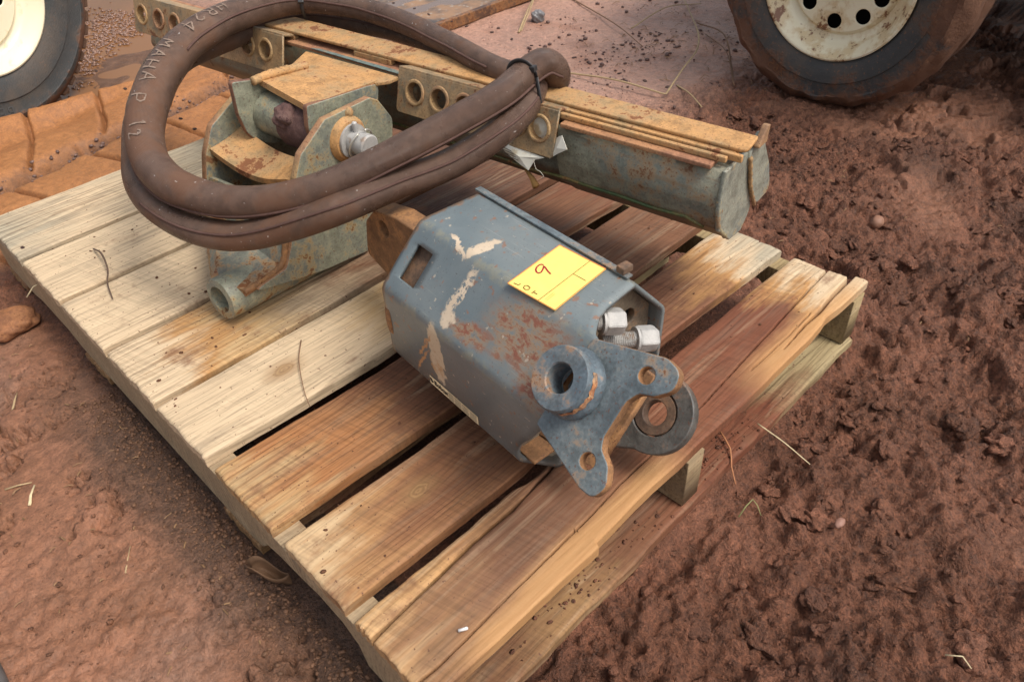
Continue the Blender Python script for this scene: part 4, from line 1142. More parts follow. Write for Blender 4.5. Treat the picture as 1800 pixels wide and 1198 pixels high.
lathe('rusted_collar', [(.059, .018), (.059, .038), (.064, .0405), (.098, .0405), (.128, .033), (.128, .018)], bs(-.665, -.398, .2275), B_d, scaly, frame, 48,
      radf=lambda j, th, r_, a_: (r_ + (.004 * float(fbm(np.array([th * 1.6]), np.array([j * .9]), 1, 3, 77)[0]) if r_ > .02 else 0), a_))
# rough rusted lump on the barrel
def lumpy(name, O, R, m, parent, seed=1, amp=.3, sub=3, squash=(1, 1, 1)):
    bm = bmesh.new(); bmesh.ops.create_icosphere(bm, subdivisions=sub, radius=1)
    P = np.array([v.co[:] for v in bm.verts])
    n = fbm(P[:, 0] * 1.1 + P[:, 2], P[:, 1] * 1.1 - P[:, 2] * .7, 1.3, 4, seed) * 1.6
    for v, k in zip(bm.verts, n):
        v.co = Vector(O) + Vector((v.co.x * squash[0], v.co.y * squash[1], v.co.z * squash[2])) * R * (1 + amp * float(k))
    me = bpy.data.meshes.new(name); bm.to_mesh(me); bm.free()
    return link(name, me, m, parent, True)
lumpy('rust_lump', bs(-.585, -.424, .249), .024, scaly, frame, 4, .45, 4, (1, .8, .8))
# pin with split ring, boss and grease nub
pinC = (-.384, .2165)
lathe('pin_boss', [(-.001, .020), (-.001, .037), (.004, .0365), (.0115, .031), (.0125, .020)], bs(-.5005, *pinC), B_d, yel, frame, 40)
cyl('pin', bs(-.60, *pinC), B_d, .152, .0185, zinc, frame, 36, 0, .0025)
lathe('pin_washer', [(0, .018), (0, .0272), (.0045, .0272), (.0045, .018)], bs(-.4882, *pinC), B_d, zinc, frame, 36)
def ring_pts(t, r, tilt=0, a0=0, a1=360, n=40):
    return [bs(t + tilt * math.cos(math.radians(a0 + (a1 - a0) * k / n)), pinC[0] + r * math.sin(math.radians(a0 + (a1 - a0) * k / n)), pinC[1] + r * math.cos(math.radians(a0 + (a1 - a0) * k / n))) for k in range(n + 1)]
sweep('split_ring', ring_pts(-.470, .0235, .010, 10, 340), .0016, plain('wire_zinc', (.6, .56, .48), .35, .5, .2, 100, .6), frame, 8)
cyl('linch_pin', bs(-.4765, pinC[0], pinC[1] + .014), Z_, .020, .0042, zinc, frame, 16)
lumpy('weld_nub', bs(-.499, pinC[0] + .012, pinC[1] + .039), .0085, yel, frame, 9, .2, 2, (.9, .6, 1))
cyl('inner_bush', bs(-.70, *pinC), B_d, .03, .03, dark_rust, frame, 28)

# ------------------------------------------------------------------ hose coil
def hose_mat():
    s = NT('dusty_woven_sleeve', .82, .25)
    uv = s.uv(); a, b, _ = s.sep(uv); v = s.obj()
    n1 = s.noise(v, 8, 5, .6); n2 = s.noise(v, 50, 4, .6)
    w1 = s.math('SINE', s.math('MULTIPLY', s.math('ADD', a, s.math('MULTIPLY', b, .55)), 2900))
    w2 = s.math('SINE', s.math('MULTIPLY', s.math('SUBTRACT', a, s.math('MULTIPLY', b, .55)), 2900))
    wv = s.math('MULTIPLY', w1, w2)
    c = s.mix(s.step(n1, .35, .65), (.100, .058, .040), (.155, .096, .068))
    c = s.mix(.5, c, s.ramp(n2, [(.4, .62), (.6, 1.3)]), 'MULTIPLY')
    c = s.mix(s.math('MULTIPLY', s.step(n1, .50, .62), .75), c, (.165, .078, .042))
    c = s.mix(s.math('MULTIPLY_ADD', wv, .18, .18), c, (.06, .036, .03))
    c = s.mix(s.step(s.noise(v, 190, 2, .5), .735, .75), c, (.5, .46, .43))
    return s.out(c, s.step(n1, .2, .9), s.bump(s.math('ADD', wv, s.math('MULTIPLY', n2, 2.5)), .45, .0009))
sleeve = hose_mat(); s_rough = sleeve.node_tree.nodes['Principled BSDF']
UH = [(.7, .482, .385), (.685, .458, .43), (.660, .458, .453), (.622, .458, .45), (.553, .442, .445), (.474, .451, .43), (.397, .485, .405), (.327, .53, .375), (.277, .575, .355), (.236, .634, .34), (.205, .696, .335), (.186, .768, .34), (.19, .844, .35), (.213, .903, .365), (.252, .952, .39), (.304, .994, .415), (.371, 1.028, .437), (.46, 1.060, .447), (.55, 1.070, .447), (.622, 1.045, .444), (.662, .975, .439), (.682, .902, .435), (.687, .809, .43), (.674, .683, .425), (.662, .585, .42), (.668, .530, .415), (.70, .49, .40)]
LH = [(.672, .520, .41), (.660, .492, .418), (.648, .472, .415), (.6, .442, .41), (.534, .426, .4), (.464, .448, .375), (.382, .481, .362), (.305, .514, .345), (.249, .583, .312), (.204, .653, .29), (.171, .728, .29), (.163, .811, .295), (.176, .89, .305), (.209, .956, .32), (.248, 1.01, .345), (.309, 1.067, .37), (.384, 1.094, .395), (.48, 1.104, .402), (.575, 1.110, .402), (.652, 1.078, .402), (.690, .995, .400), (.708, .905, .398), (.713, .828, .397), (.703, .715, .397), (.694, .638, .395), (.69, .575, .39)]
coil = empty('hose_coil', (.43, .76, .36), 'coil of two brown sleeved hydraulic hoses draped over the steel frame', 'hose')
RAD = []
def hose(P, seed, rad):
    Q = catmull(P, .007)
    # hang a little unevenly
    Q = [q + Vector((fbm(np.array([i * .05]), np.array([seed * 3.3]), 1, 2, seed)[0] * .006, fbm(np.array([i * .05]), np.array([seed * 5.3]), 1, 2, seed + 2)[0] * .006, 0)) for i, q in enumerate(Q)]
    kk = [min(range(len(Q)), key=lambda i: (Q[i] - Vector(p)).length) for p in P]
    for a_ in range(1, len(kk)): kk[a_] = max(kk[a_], kk[a_ - 1] + 1)
    RAD.append(np.interp(range(len(Q)), kk, rad)); rl_ = RAD[-1]
    nz = [fbm(np.array([i * .11]), np.array([seed * 1.7]), 1, 3, seed + 4)[0] for i in range(len(Q))]
    o = sweep('hose', Q, lambda f: float(rl_[int(f * (len(Q) - 1))]) * (1 + .06 * nz[int(f * (len(Q) - 1))]), sleeve, coil, 30,
              sect=lambda a, f: 1 + .018 * math.sin(3 * a + f * 40 + seed))
    T, N, B = frames(Q)
    return o, Q, T, N, B
h1, Q1, T1, N1h, B1 = hose(UH, 1, [.0215, .022, .022, .0215, .021, .021, .0212, .0215, .022, .0235, .0250, .027, .0285, .0295, .0305, .031, .030, .0275, .0255, .023, .021, .020, .0195, .0195, .0195, .0195, .0195])
h2, Q2, T2, N2h, B2 = hose(LH, 5, [.020, .0205, .021, .021, .021, .0212, .0215, .0218, .022, .0222, .0225, .0235, .0245, .025, .025, .0245, .024, .0235, .023, .022, .021, .020, .0195, .0195, .0195, .0195])
seam_m = plain('sleeve_seam_cloth', (.10, .056, .045), .85, .2, .4, 80)
def seam(Q, T, i0, i1, ang, parent, RD):
    pts = []
    for i in range(i0, i1):
        t = T[i]; up = (Z_ - t * Z_.dot(t)).normalized(); side = t.cross(up)
        pts.append(Q[i] + (up * math.sin(ang) + side * math.cos(ang)) * (float(RD[i]) + .0004))
    sweep('seam', pts, .0021, seam_m, parent, 6)
n1h = len(Q1)
cam_pos = Vector(cam.matrix_world.translation)
def side_sign(Q, T, i):
    t = T[i]; up = (Z_ - t * Z_.dot(t)).normalized(); return 1 if (t.cross(up)).dot(cam_pos - Q[i]) > 0 else -1
sg = side_sign(Q1, T1, n1h // 4)
seam(Q1, T1, 8, int(n1h * .48), math.radians(-25) if sg > 0 else math.radians(205), h1, RAD[0])
seam(Q1, T1, int(n1h * .55), n1h - 12, math.radians(20) if sg < 0 else math.radians(160), h1, RAD[0])
seam(Q2, T2, int(len(Q2) * .55), len(Q2) - 10, math.radians(25) if sg < 0 else math.radians(155), h2, RAD[1])
seam(Q2, T2, 14, int(len(Q2) * .4), math.radians(35) if sg > 0 else math.radians(145), h2, RAD[1])
# open end of the hose at the bend
for Q, T, hh in ((Q1, T1, h1),):
    lathe('hose_end', [(-.004, .0200), (.004, .0216), (.006, .0205), (.006, .014), (-.015, .0135)], Q[0], -T[0], plain('black_rubber', (.018, .017, .017), .55), hh, 30)
# chalk writing along the first hose
def hose_writing():
    d = [0.0]
    for i in range(1, len(Q1)): d.append(d[-1] + (Q1[i] - Q1[i - 1]).length)
    d = np.array(d)
    i_end = min(range(len(Q1)), key=lambda i: (Q1[i] - Vector((.19, .844, .35))).length)
    i_sta = min(range(len(Q1)), key=lambda i: (Q1[i] - Vector((.47, 1.062, .447))).length)
    dA, dB = d[i_sta], d[i_end]           # text runs from dA down to dB (decreasing arc length)
    k = (dA - dB) / (.020 * 15)
    def fmap(x, y):
        s_ = dA - x * k
        i = int(np.clip(np.searchsorted(d, s_), 1, len(Q1) - 1)); f = (s_ - d[i - 1]) / max(d[i] - d[i - 1], 1e-9)
        q = Q1[i - 1].lerp(Q1[i], f); t = -(Q1[i] - Q1[i - 1]).normalized()
        up = Vector((-.35, -.45, .82)); up = (up - t * up.dot(t)).normalized()
        side = up.cross(t)
        rr = float(RAD[0][i]) * 1.035
        a = y / rr
        return q + (up * math.cos(a) + side * math.sin(a)) * (rr + .0008)
    ch = plain('faded_chalk', (.235, .170, .13), .9, .2, .5, 300)
    for wtxt, x0 in (('HR24', 0), ('MAHA', .020 * 5.2), ('P', .020 * 10.1), ('12', .020 * 12.2)):
        st, wd = word(wtxt, .022, .92, .14)
        ribbons('handwriting', [[(x + x0, y) for x, y in L] for L in st], .0019, fmap, ch, h1, 6, .5)
hose_writing()
# cable ties round both strands
tie_m = plain('black_nylon_tie', (.03, .028, .028), .45, .4, .2)
def tie(i, j):
    a, b = Q1[i], Q2[j]
    t = T1[i]
    ax = (b - a); ax -= t * ax.dot(t); L = ax.length; e1 = ax.normalized(); e2 = t.cross(e1)
    r = float(RAD[0][i]) + .0022; pts = []
    for k in range(13):
        th = math.radians(90 + 180 * k / 12); pts.append(a + (e1 * math.cos(th) + e2 * math.sin(th)) * r)
    for k in range(13):
        th = math.radians(-90 + 180 * k / 12); pts.append(a + e1 * L + (e1 * math.cos(th) + e2 * math.sin(th)) * r)
    pts.append(pts[0])
    o = sweep('cable_tie', pts, .0032, tie_m, coil, 8, True, .45)
    hd = min(pts, key=lambda p: (p - cam_pos).length)
    boxm('tie_head', hd - t * .005 - e2 * .004 - e1 * .004, t * .010, e1 * .008, e2 * .008, tie_m, o, .001)
near = lambda Q, p: min(range(len(Q)), key=lambda i: (Q[i] - Vector(p)).length)
tie(near(Q1, (.622, 1.045, .444)), near(Q2, (.640, 1.09, .402)))
tie(near(Q1, (.61, .452, .45)), near(Q2, (.625, .455, .412)))

# ------------------------------------------------------------------ wheels
def tyre_mat(name, mud, seed, tread_r):
    s = NT(name, .75, .35)
    v = s.obj(); n1 = s.noise(s.mul(v, (1, 1, 1), (seed, 0, 0)), 9, 5, .6); n2 = s.noise(v, 60, 5, .65); n3 = s.noise(v, 250, 3)
    r = s.attr('rad', 'Fac')
    c = s.mix(n2, (.035, .036, .036), (.062, .062, .060))
    c = s.mix(s.math('MULTIPLY', s.step(n1, .40, .65), .55), c, (.115, .085, .062))
    mr = s.math('ADD', r, s.math('MULTIPLY_ADD', n1, .30 * mud, -.15 * mud))
    mr = s.math('ADD', mr, s.math('MULTIPLY_ADD', n2, .16 * mud, -.08 * mud))
    mk = s.step(mr, tread_r - .06 * mud, tread_r + .004)
    c = s.mix(s.math('MULTIPLY', mk, .95), c, s.mix(n2, (.085, .038, .023), (.165, .078, .042)))
    sp = s.step(s.noise(v, 110, 3, .6), .60, .68)
    c = s.mix(s.math('MULTIPLY', sp, .5 * mud), c, (.21, .1, .05))
    return s.out(c, s.math('MULTIPLY_ADD', mk, .15, .62), s.bump(s.math('ADD', n3, s.math('MULTIPLY', mk, s.math('MULTIPLY', n2, 2.2))), .5, .003))
def rim_mat(name, rustamt, seed):
    s = NT(name, .32, .5)
    v = s.mul(s.obj(), (1, 1, 1), (seed, seed, 0)); n1 = s.noise(v, 14, 5, .65); n2 = s.noise(v, 70, 4, .65)
    c = s.mix(n1, (.74, .66, .45), (.80, .74, .56))
    a = .72 - .2 * rustamt
    c = s.mix(s.math('MULTIPLY', s.step(n1, a - .12, a), .6), c, (.55, .38, .17))
    c = s.mix(s.step(s.math('MULTIPLY_ADD', n2, .4, s.math('MULTIPLY', n1, .6)), a - .02, a + .04), c, (.20, .085, .04))
    return s.out(c, s.math('MULTIPLY_ADD', n2, .3, .2), s.bump(n2, .08, .001))
lug_mud = plain('mud_caked_rubber', (.10, .055, .035), .85, .25, .5, 60, 0, .6)
def wheel(root, ctr, yaw, R, rr, mud, holes, lugs, txt, hole_r=.0165, seed=1):
    ctr = Vector(ctr); n = Vector((math.cos(yaw), math.sin(yaw), 0))
    wdt = .195
    ex = Z_.cross(n)
    tm = tyre_mat('tyre_rubber', mud, seed, R - .03)
    prof = [(-.030, rr - .01), (-.004, rr - .002), (.004, rr + .008), (.014, rr + (R - rr) * .30), (.0165, rr + (R - rr) * .42), (.0135, rr + (R - rr) * .44), (.0135, rr + (R - rr) * .70), (.0155, rr + (R - rr) * .72), (.012, rr + (R - rr) * .80), (.002, R - .018), (-.010, R - .007), (-.028, R - .001), (-.06, R), (-.07, R - .006), (-.08, R), (-wdt + .07, R), (-wdt + .02, R - .004), (-wdt - .005, R - .03), (-wdt - .012, rr + .05), (-wdt, rr)]
    def rf(j, th, r_, a_):
        if mud > .6 and r_ > R - .04:
            k = fbm(np.array([math.cos(th) * 5 + j * .3]), np.array([math.sin(th) * 5]), 1, 2, seed)[0]
            return r_ + .013 * mud * max(-.3, k), a_ + .010 * mud * max(-.2, k)
        return r_, a_
    ty = lathe('tyre', prof, ctr, n, tm, root, 192, True, radf=rf)
    at = ty.data.attributes.new('rad', 'FLOAT', 'POINT')
    at.data.foreach_set('value', [((v.co - ctr) - n * (v.co - ctr).dot(n)).length for v in ty.data.vertices])
    rm = rim_mat('cream_rim_paint', .75 if mud > .6 else .15, seed)
    rimo = lathe('rim', [(-.14, rr - .03), (-.012, rr - .012), (-.001, rr - .004), (.0055, rr), (.0075, rr - .004), (.006, rr - .008), (-.004, rr - .014), (-.012, rr - .022), (-.030, rr - .030), (-.040, rr - .038), (-.044, rr - .052), (-.036, rr - .058), (-.034, rr - .062)], ctr, n, rm, root, 96)
    dr = rr - .060
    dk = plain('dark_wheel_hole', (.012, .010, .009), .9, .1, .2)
    plate('rim_disc', [circle(0, 0, dr, 72)] + [circle(a, b, hole_r, 22) for a, b in holes] + [circle(0, 0, .034, 32)], .005, ctr - n * .038, ex, Z_, rm, rimo, .0018)
    lathe('hub', [(-.05, .036), (-.006, .033), (-.001, .029), (0, .0001)], ctr - n * .012, n, plain('rusty_hub', (.22, .13, .06), .6, .4, .5, 60), rimo, 32)
    lathe('hole_backing', [(-.075, .001), (-.075, dr + .01), (-.07, dr + .012)], ctr, n, dk, rimo, 40)  # near-black backing disc: the dark inside the wheel holes put into its colour
    # shoulder lugs of the tread
    if lugs:
        l0 = None
        for k in range(lugs):
            th = 2 * math.pi * k / lugs
            if l0 is None:
                bm = bmesh.new()
                bmesh.ops.create_cube(bm, size=1)
                for v in bm.verts:
                    v.co = Vector((v.co.x * (.5 if v.co.z > 0 else .62) * R * 2 * math.pi / lugs * 1.32, v.co.y * .046, v.co.z * .011))
                bmesh.ops.bevel(bm, geom=bm.edges[:], offset=.0018, segments=1, affect='EDGES')
                me = bpy.data.meshes.new('tread_lug'); bm.to_mesh(me); bm.free(); me.materials.append(lug_mud)
                l0 = bpy.data.objects.new('tread_lug', me); o = l0
            else:
                o = l0.copy()
            COL.objects.link(o); o.parent = ty
            rad = ex * math.sin(th) + Z_ * math.cos(th); tan = ex * math.cos(th) - Z_ * math.sin(th)
            M = Matrix((tan, n, rad)).transposed().to_4x4()
            M.translation = ctr + rad * (R + .001) - n * .034
            o.matrix_local = M
    if txt:
        word_, a0, h_, rad_, col = txt
        st, wd = word(word_, h_, .95)
        lm = plain('raised_tyre_letter', col, .7, .4, .3, 100)
        def fm(x, y):
            th = a0 - x / rad_
            rad = ex * math.sin(th) - Z_ * math.cos(th)
            return ctr + rad * (rad_ - y) + n * .0152
        ribbons('lettering', st, h_ * .12, fm, lm, ty, 3)
    return root
# trailers: the right-hand one's bed, low behind the wheel, shades the mud there
tr = empty('trailer', (2.3, .2, 0), 'trailer at the right standing on a mud caked wheel with a rusty cream rim', 'trailer')
tdk = plain('dark_trailer_steel', (.03, .026, .022), .7, .35, .4, 20)
boxm('trailer_bed', (2.02, -.45, .44), (2.3, 0, 0), (0, 1.6, 0), (0, 0, .06), tdk, tr)
boxm('axle', (1.90, .49, .27), (1.9, 0, 0), (0, .07, 0), (0, 0, .07), tdk, tr)
boxm('side_rail', (2.02, -.45, .36), (.05, 0, 0), (0, 1.55, 0), (0, 0, .08), tdk, tr)
boxm('fender', (1.74, .12, .66), (.27, 0, 0), (0, .82, 0), (0, 0, .012), tdk, tr)
boxm('fender_stay', (2.00, .3, .49), (.02, 0, 0), (0, .03, 0), (0, 0, .18), tdk, tr)
tl = empty('trailer', (.45, 2.6, 0), 'trailer at the upper left seen by its clean cream rimmed wheel', 'trailer')
boxm('axle', (.36, 2.28, .30), (.5, 1.25, 0), (.065, -.026, 0), (0, 0, .065), tdk, tl)
boxm('side_rail', (-1.0, 1.95, .5), (3.0, 1.2, 0), (-.02, .05, 0), (0, 0, .08), tdk, tl)
wheel(tr, (1.766, .523, .307), math.radians(182), .315, .190, 1.0,
      [(.105 * math.cos(math.radians(a)), .105 * math.sin(math.radians(a))) for a in (-137, -92, -52, -20, 20, 60, 100, 140, 180)], 0, ('265', math.radians(-20), .020, .258, (.17, .075, .035)), .0185, 3)
wheel(tl, (.31, 2.167, .334), math.radians(-68.4), .357, .2076, .35,
      [(.095 * math.cos(math.radians(a)), .095 * math.sin(math.radians(a))) for a in (-24, 48, 120, 192, 264)], 56, ('BERETTI', math.radians(-8), .029, .302, (.085, .083, .08)), .02, 7)

# ------------------------------------------------------------------ rusty steel sheet lying on the mud at the back
def sheet_mat():
    s = NT('wet_rusty_sheet', .45, .5)
    v = s.obj(); n1 = s.noise(v, 6, 5, .65); n2 = s.noise(v, 40, 4, .65)
    x, y, z = s.sep(v)
    c = s.mix(s.step(n1, .38, .62), (.075, .06, .052), (.30, .165, .085))
    c = s.mix(s.step(n2, .55, .7), c, (.34, .28, .23))
    pud = s.step(s.noise(s.mul(v, (1, 1.6, 1), (4, 2, 0)), 7, 2, .4), .52, .56)
    c = s.mix(pud, c, (.16, .10, .07))
    return s.out(c, s.mix(pud, s.math('MULTIPLY_ADD', n2, .3, .35), (.04, .04, .04)), s.bump(s.math('MULTIPLY', n2, s.math('SUBTRACT', 1, pud)), .4, .003))
st_ = empty('steel_sheet', (1.9, 2.1, 0), 'wet rusty steel sheet lying on the mud behind the hose', 'steel sheet')
boxm('sheet_face', (1.25, 1.735, .006), (1.6, .02, 0), (-.02, .9, 0), (0, 0, .022), sheet_mat(), st_, .002)
boxm('edge_strip', (1.27, 1.715, .004), (1.6, .02, 0), (0, .022, 0), (0, 0, .034), metal('dark_rust_edge', (.10, .05, .03), (.16, .08, .045), .4, seed=51), st_, .003)

# ------------------------------------------------------------------ loose things
def straw_mat(name, c): return plain(name, c, .7, .3, .35, 120)
straw_y = straw_mat('dry_straw', (.40, .285, .155)); straw_b = straw_mat('brown_stalk', (.20, .11, .06)); straw_p = straw_mat('pale_straw', (.62, .5, .3))
def straw(pts, r, m, label, cat='straw', ground=True, lift=0.0, name='straw_stalk'):
    P = []
    for x, y, z in pts:
        zz_ = max(z, gz(x, y) + r * .8) if ground else z
        P.append((x, y, zz_ + lift))
    o = sweep(name, catmull(P, .012), lambda f: r * (1.15 - .5 * f), m, None, 6, True, .7)
    return tag(o, label, cat)
straw([(1.495, 1.203, .004), (1.523, .999, .02), (1.545, .850, .012), (1.549, .841, .012), (1.56, .845, .012), (1.692, .886, .03), (1.804, .92, .04), (1.944, 1.008, .03), (2.085, 1.127, .02), (2.24, 1.266, .012)], .0030, straw_y, 'long sharply bent yellow straw lying behind the channel frame')
straw([(1.667, 1.522, .004), (1.808, 1.61, .03), (1.984, 1.721, .05)], .0034, straw_y, 'thick yellow straw leaning beside the grey stone')
straw([(1.68, 1.523, .004), (1.83, 1.609, .05), (1.979, 1.735, .09)], .0022, straw_y, 'thin yellow straw standing up beside the grey stone')
straw([(1.922, 1.251, .004), (2.118, 1.257, .02), (2.249, 1.203, .01)], .0026, straw_y, 'short straight straw pointing at the muddy wheel')
straw([(2.047, 1.637, .004), (1.91, 1.313, .01), (1.813, 1.121, .004)], .0026, straw_b, 'long brown stalk running down the pale wet mud')
straw([(2.095, 1.114, .004), (1.991, .948, .03), (1.831, .814, .01), (1.73, .741, .004)], .0028, straw_b, 'brown curved stalk ending near the muddy tyre')
straw([(2.023, 1.032, .004), (1.896, .876, .02), (1.736, .746, .004)], .0020, straw_b, 'thin dark stalk crossing the mud left of the muddy tyre')
straw([(1.632, .863, .004), (1.59, .79, .012), (1.551, .722, .004)], .0026, straw_y, 'short loose straw below the bend of the long straw')
straw([(.628, .003, .03), (.621, -.045, .03), (.618, -.089, .02)], .0012, straw_p, 'pale thin straw sticking out from under the pallet edge')
straw([(.579, .037, .03), (.561, .007, .028), (.54, -.010, .02), (.523, -.029, .012)], .0014, plain('red_root', (.38, .16, .07), .7), 'reddish root hanging off the bottom pallet board', 'root', True, 0, 'root_twig')
straw([(.106, 1.07, .134), (.105, 1.022, .146), (.093, .97, .142), (.077, .938, .138), (.065, .892, .134)], .0017, straw_mat('dark_stem', (.12, .075, .05)), 'dark dry weed stem lying on the second pale board', 'stem', False, 0, 'weed_stem')
straw([(.22, .5637, H + .003), (.189, .521, H + .006), (.160, .464, H + .004), (.1484, .433, H + .002)], .0008, straw_b, 'hair thin grass blade lying over the knot of the bleached board', ground=False)
straw([(-.023, 1.114, .075), (-.006, 1.112, .09), (.014, 1.102, .098)], .0014, straw_p, 'pale straw poking out of the left side of the pallet', ground=False)
straw([(-.209, .752, .004), (-.192, .744, .008), (-.176, .734, .004)], .0016, straw_y, 'straw lying flat on the cracked mud at the left edge')
straw([(-.194, .693, .004), (-.186, .708, .010), (-.175, .725, .004)], .0022, straw_p, 'short pale chaff piece pointing across the left mud')
straw([(-.142, .926, .004), (-.130, .945, .008), (-.122, .964, .004)], .0018, straw_y, 'bent straw on the left mud near the reddish clod')
straw([(.478, -.338, .004), (.484, -.353, .012), (.482, -.366, .004)], .0010, straw_p, 'small curled pale straw in the mud at the lower right')
straw([(.483, -.060, .004), (.510, -.063, .020), (.506, -.081, .004)], .0010, straw_mat('greenish_straw', (.25, .24, .10)), 'greenish bent straw on the dark mud below the pallet corner')
straw([(-.145, .477, .004), (-.134, .494, .007), (-.122, .511, .004)], .0011, straw_y, 'thin curved straw on the smooth mud at the lower left')
# chaff too fine to count
def chaff():
    V, F = [], []; r = random.Random(5)
    for k in range(300):
        if k < 120: x, y = r.gauss(1.95, .2), r.gauss(1.05, .18)
        elif k < 200: x, y = r.uniform(-.35, -.03), r.uniform(.2, 1.2)
        elif k < 330: x, y = r.uniform(1.0, 2.1), r.uniform(-.3, 1.6)
        else: x, y = r.uniform(.2, 1.2), r.uniform(-.5, -.02)
        L = r.uniform(.005, .018) * (2.2 if k < 120 else .8); a = r.uniform(0, 6.28); w = r.uniform(.0006, .0013)
        z0 = gz(x, y) + .002; d = Vector((math.cos(a), math.sin(a), 0)); nrm = Vector((-d.y, d.x, 0)) * w
        b = len(V)
        for p, zz_ in ((0, z0), (.5, z0 + L * r.uniform(.05, .3)), (1, z0)):
            c = Vector((x, y, zz_)) + d * L * p
            V += [c - nrm, c + nrm, c + Z_ * w * 1.2]
        for i in range(2):
            q = b + i * 3
            F += [(q, q + 3, q + 4, q + 1), (q + 1, q + 4, q + 5, q + 2), (q + 2, q + 5, q + 3, q)]
    o = mesh('straw_chaff', V, F, straw_mat('chaff', (.24, .14, .07)))
    o['kind'] = 'stuff'
chaff()
# clods of mud, pebbles and grit
def scatter(name, n, region, sizes, m, seed, sub=1, squash=.7, sink=.35, amp=.45, hk=None):
    r = np.random.RandomState(seed)
    bm = bmesh.new(); bmesh.ops.create_icosphere(bm, subdivisions=sub, radius=1)
    base = np.array([v.co[:] for v in bm.verts]); faces = np.array([[v.index for v in f.verts] for f in bm.faces]); bm.free()
    xy = region(r, n); x, y = xy[:, 0], xy[:, 1]
    h, col, wet = ground_fields(x[None, :], y[None, :]); h = h[0]; col = col[0]
    rad = sizes(r, len(x), x, y)
    VV, FF, CC = [], [], []
    for i in range(len(x)):
        a, b_, c_ = r.uniform(0, 6.28), r.uniform(.7, 1.3), r.uniform(.6, 1.0)
        P = base.copy()
        dsp = 1 + amp * 1.5 * fbm(P[:, 0] + i * 3.7, P[:, 1] + P[:, 2] * .8 + i * 1.3, 1.25, 3, seed)
        P = P * dsp[:, None] * np.array([b_, 1 / b_, squash * c_])
        R2 = np.array([[math.cos(a), -math.sin(a)], [math.sin(a), math.cos(a)]])
        P[:, :2] = P[:, :2] @ R2.T
        P = P * rad[i] + np.array([x[i], y[i], (h[i] if hk is None else hk(x[i], y[i])) + rad[i] * squash * (1 - 2 * sink)])
        VV.append(P); FF.append(faces + i * len(base)); CC.append(np.repeat(np.clip(col[i] * r.uniform(.75, 1.15), 0, 1)[None, :], len(base), 0))
    V = np.concatenate(VV); F = np.concatenate(FF); Cc = np.concatenate(CC)
    me = bpy.data.meshes.new(name)
    me.vertices.add(len(V)); me.vertices.foreach_set('co', V.astype(np.float32).ravel())
    me.loops.add(F.size); me.loops.foreach_set('vertex_index', F.ravel().astype(np.int32))
    me.polygons.add(len(F)); me.polygons.foreach_set('loop_start', (np.arange(len(F)) * 3).astype(np.int32))
    me.polygons.foreach_set('use_smooth', np.ones(len(F), bool)); me.update(calc_edges=True)
    at = me.attributes.new('soil', 'FLOAT_COLOR', 'POINT')
    at.data.foreach_set('color', np.concatenate([Cc, np.ones((len(Cc), 1)) * .4], 1).astype(np.float32).ravel())
    a2 = me.attributes.new('relief', 'FLOAT', 'POINT'); a2.data.foreach_set('value', np.full(len(V), .8, np.float32))
    o = link(name, me, m); o['kind'] = 'stuff'
    return o
mudm = bpy.data.materials['mud']
def reg_right(r, n):
    out = []
    while len(out) < n:
        x = r.uniform(.15, 2.2, 4000); y = r.uniform(-.55, .95, 4000)
        ok = ~((x > -.02) & (x < .95) & (y > -.015) & (y < 1.4))
        d = fbm(x, y, 2.6, 3, 31) + fbm(x, y, 9, 3, 33) * .9
        ok &= (d > r.uniform(-.25, .35, 4000)) & ((x - 1.75) ** 2 + (y - .5) ** 2 > .01)
        ok &= ~((x > 1.25) & (y > .62 + .1 * np.sin(x * 9)))
        out += list(zip(x[ok], y[ok]))
    return np.array(out[:n])
scatter('mud_clods', 2600, reg_right, lambda r, n, x, y: .0018 + .0075 * r.power(.35, n) ** 1.8, mudm, 3, 1, .75, .42, .6)
scatter('large_mud_clods', 230, reg_right, lambda r, n, x, y: r.uniform(.007, .020, n), mudm, 8, 4, .55, .5, 1.1)
def reg_left(r, n):
    x = r.uniform(-.42, -.05, n * 3); y = r.uniform(.1, 1.35, n * 3)
    ok = fbm(x, y, 4, 3, 37) > r.uniform(-.2, .25, n * 3)
    return np.stack([x[ok], y[ok]], 1)[:n]
scatter('small_mud_crumbs', 700, reg_left, lambda r, n, x, y: .0012 + .004 * r.power(.4, n) ** 2, mudm, 5, 1, .7, .4, .5)
def reg_drip(r, n):
    y = r.uniform(-.1, .85, n); x = -.004 - np.abs(r.normal(0, .038, n)); return np.stack([x, y], 1)
scatter('drip_line_gravel', 2600, reg_drip, lambda r, n, x, y: .0010 + .0030 * r.power(.5, n) ** 2, plain('mixed_gravel', (.15, .075, .04), .7, .4, .8, 90), 6, 1, .8, .3, .35)
def reg_far(r, n):
    x = r.normal(1.75, .28, n * 3); y = r.normal(1.12, .24, n * 3)
    ok = (x > 1.25) & (fbm(x, y, 5, 3, 39) > -.05) & (y > .75)
    return np.stack([x[ok], y[ok]], 1)[:n]
scatter('dark_grit', 620, reg_far, lambda r, n, x, y: .0018 + .007 * r.power(.35, n) ** 2, plain('dark_wet_grit', (.10, .05, .038), .5, .5, .6, 60), 7, 1, .8, .3, .4)
def reg_pud(r, n):
    x = r.uniform(.3, 1.15, n * 4); y = r.uniform(2.05, 3.3, n * 4)
    ok = fbm(x, y, 3.3, 3, 63) > r.uniform(-.05, .25, n * 4)
    return np.stack([x[ok], y[ok]], 1)[:n]
scatter('puddle_gravel', 3200, reg_pud, lambda r, n, x, y: r.uniform(.003, .008, n), plain('wet_gravel', (.24, .13, .085), .15, .5, .7, 70), 9, 1, .8, .35, .4, hk=lambda x, y: -.022)
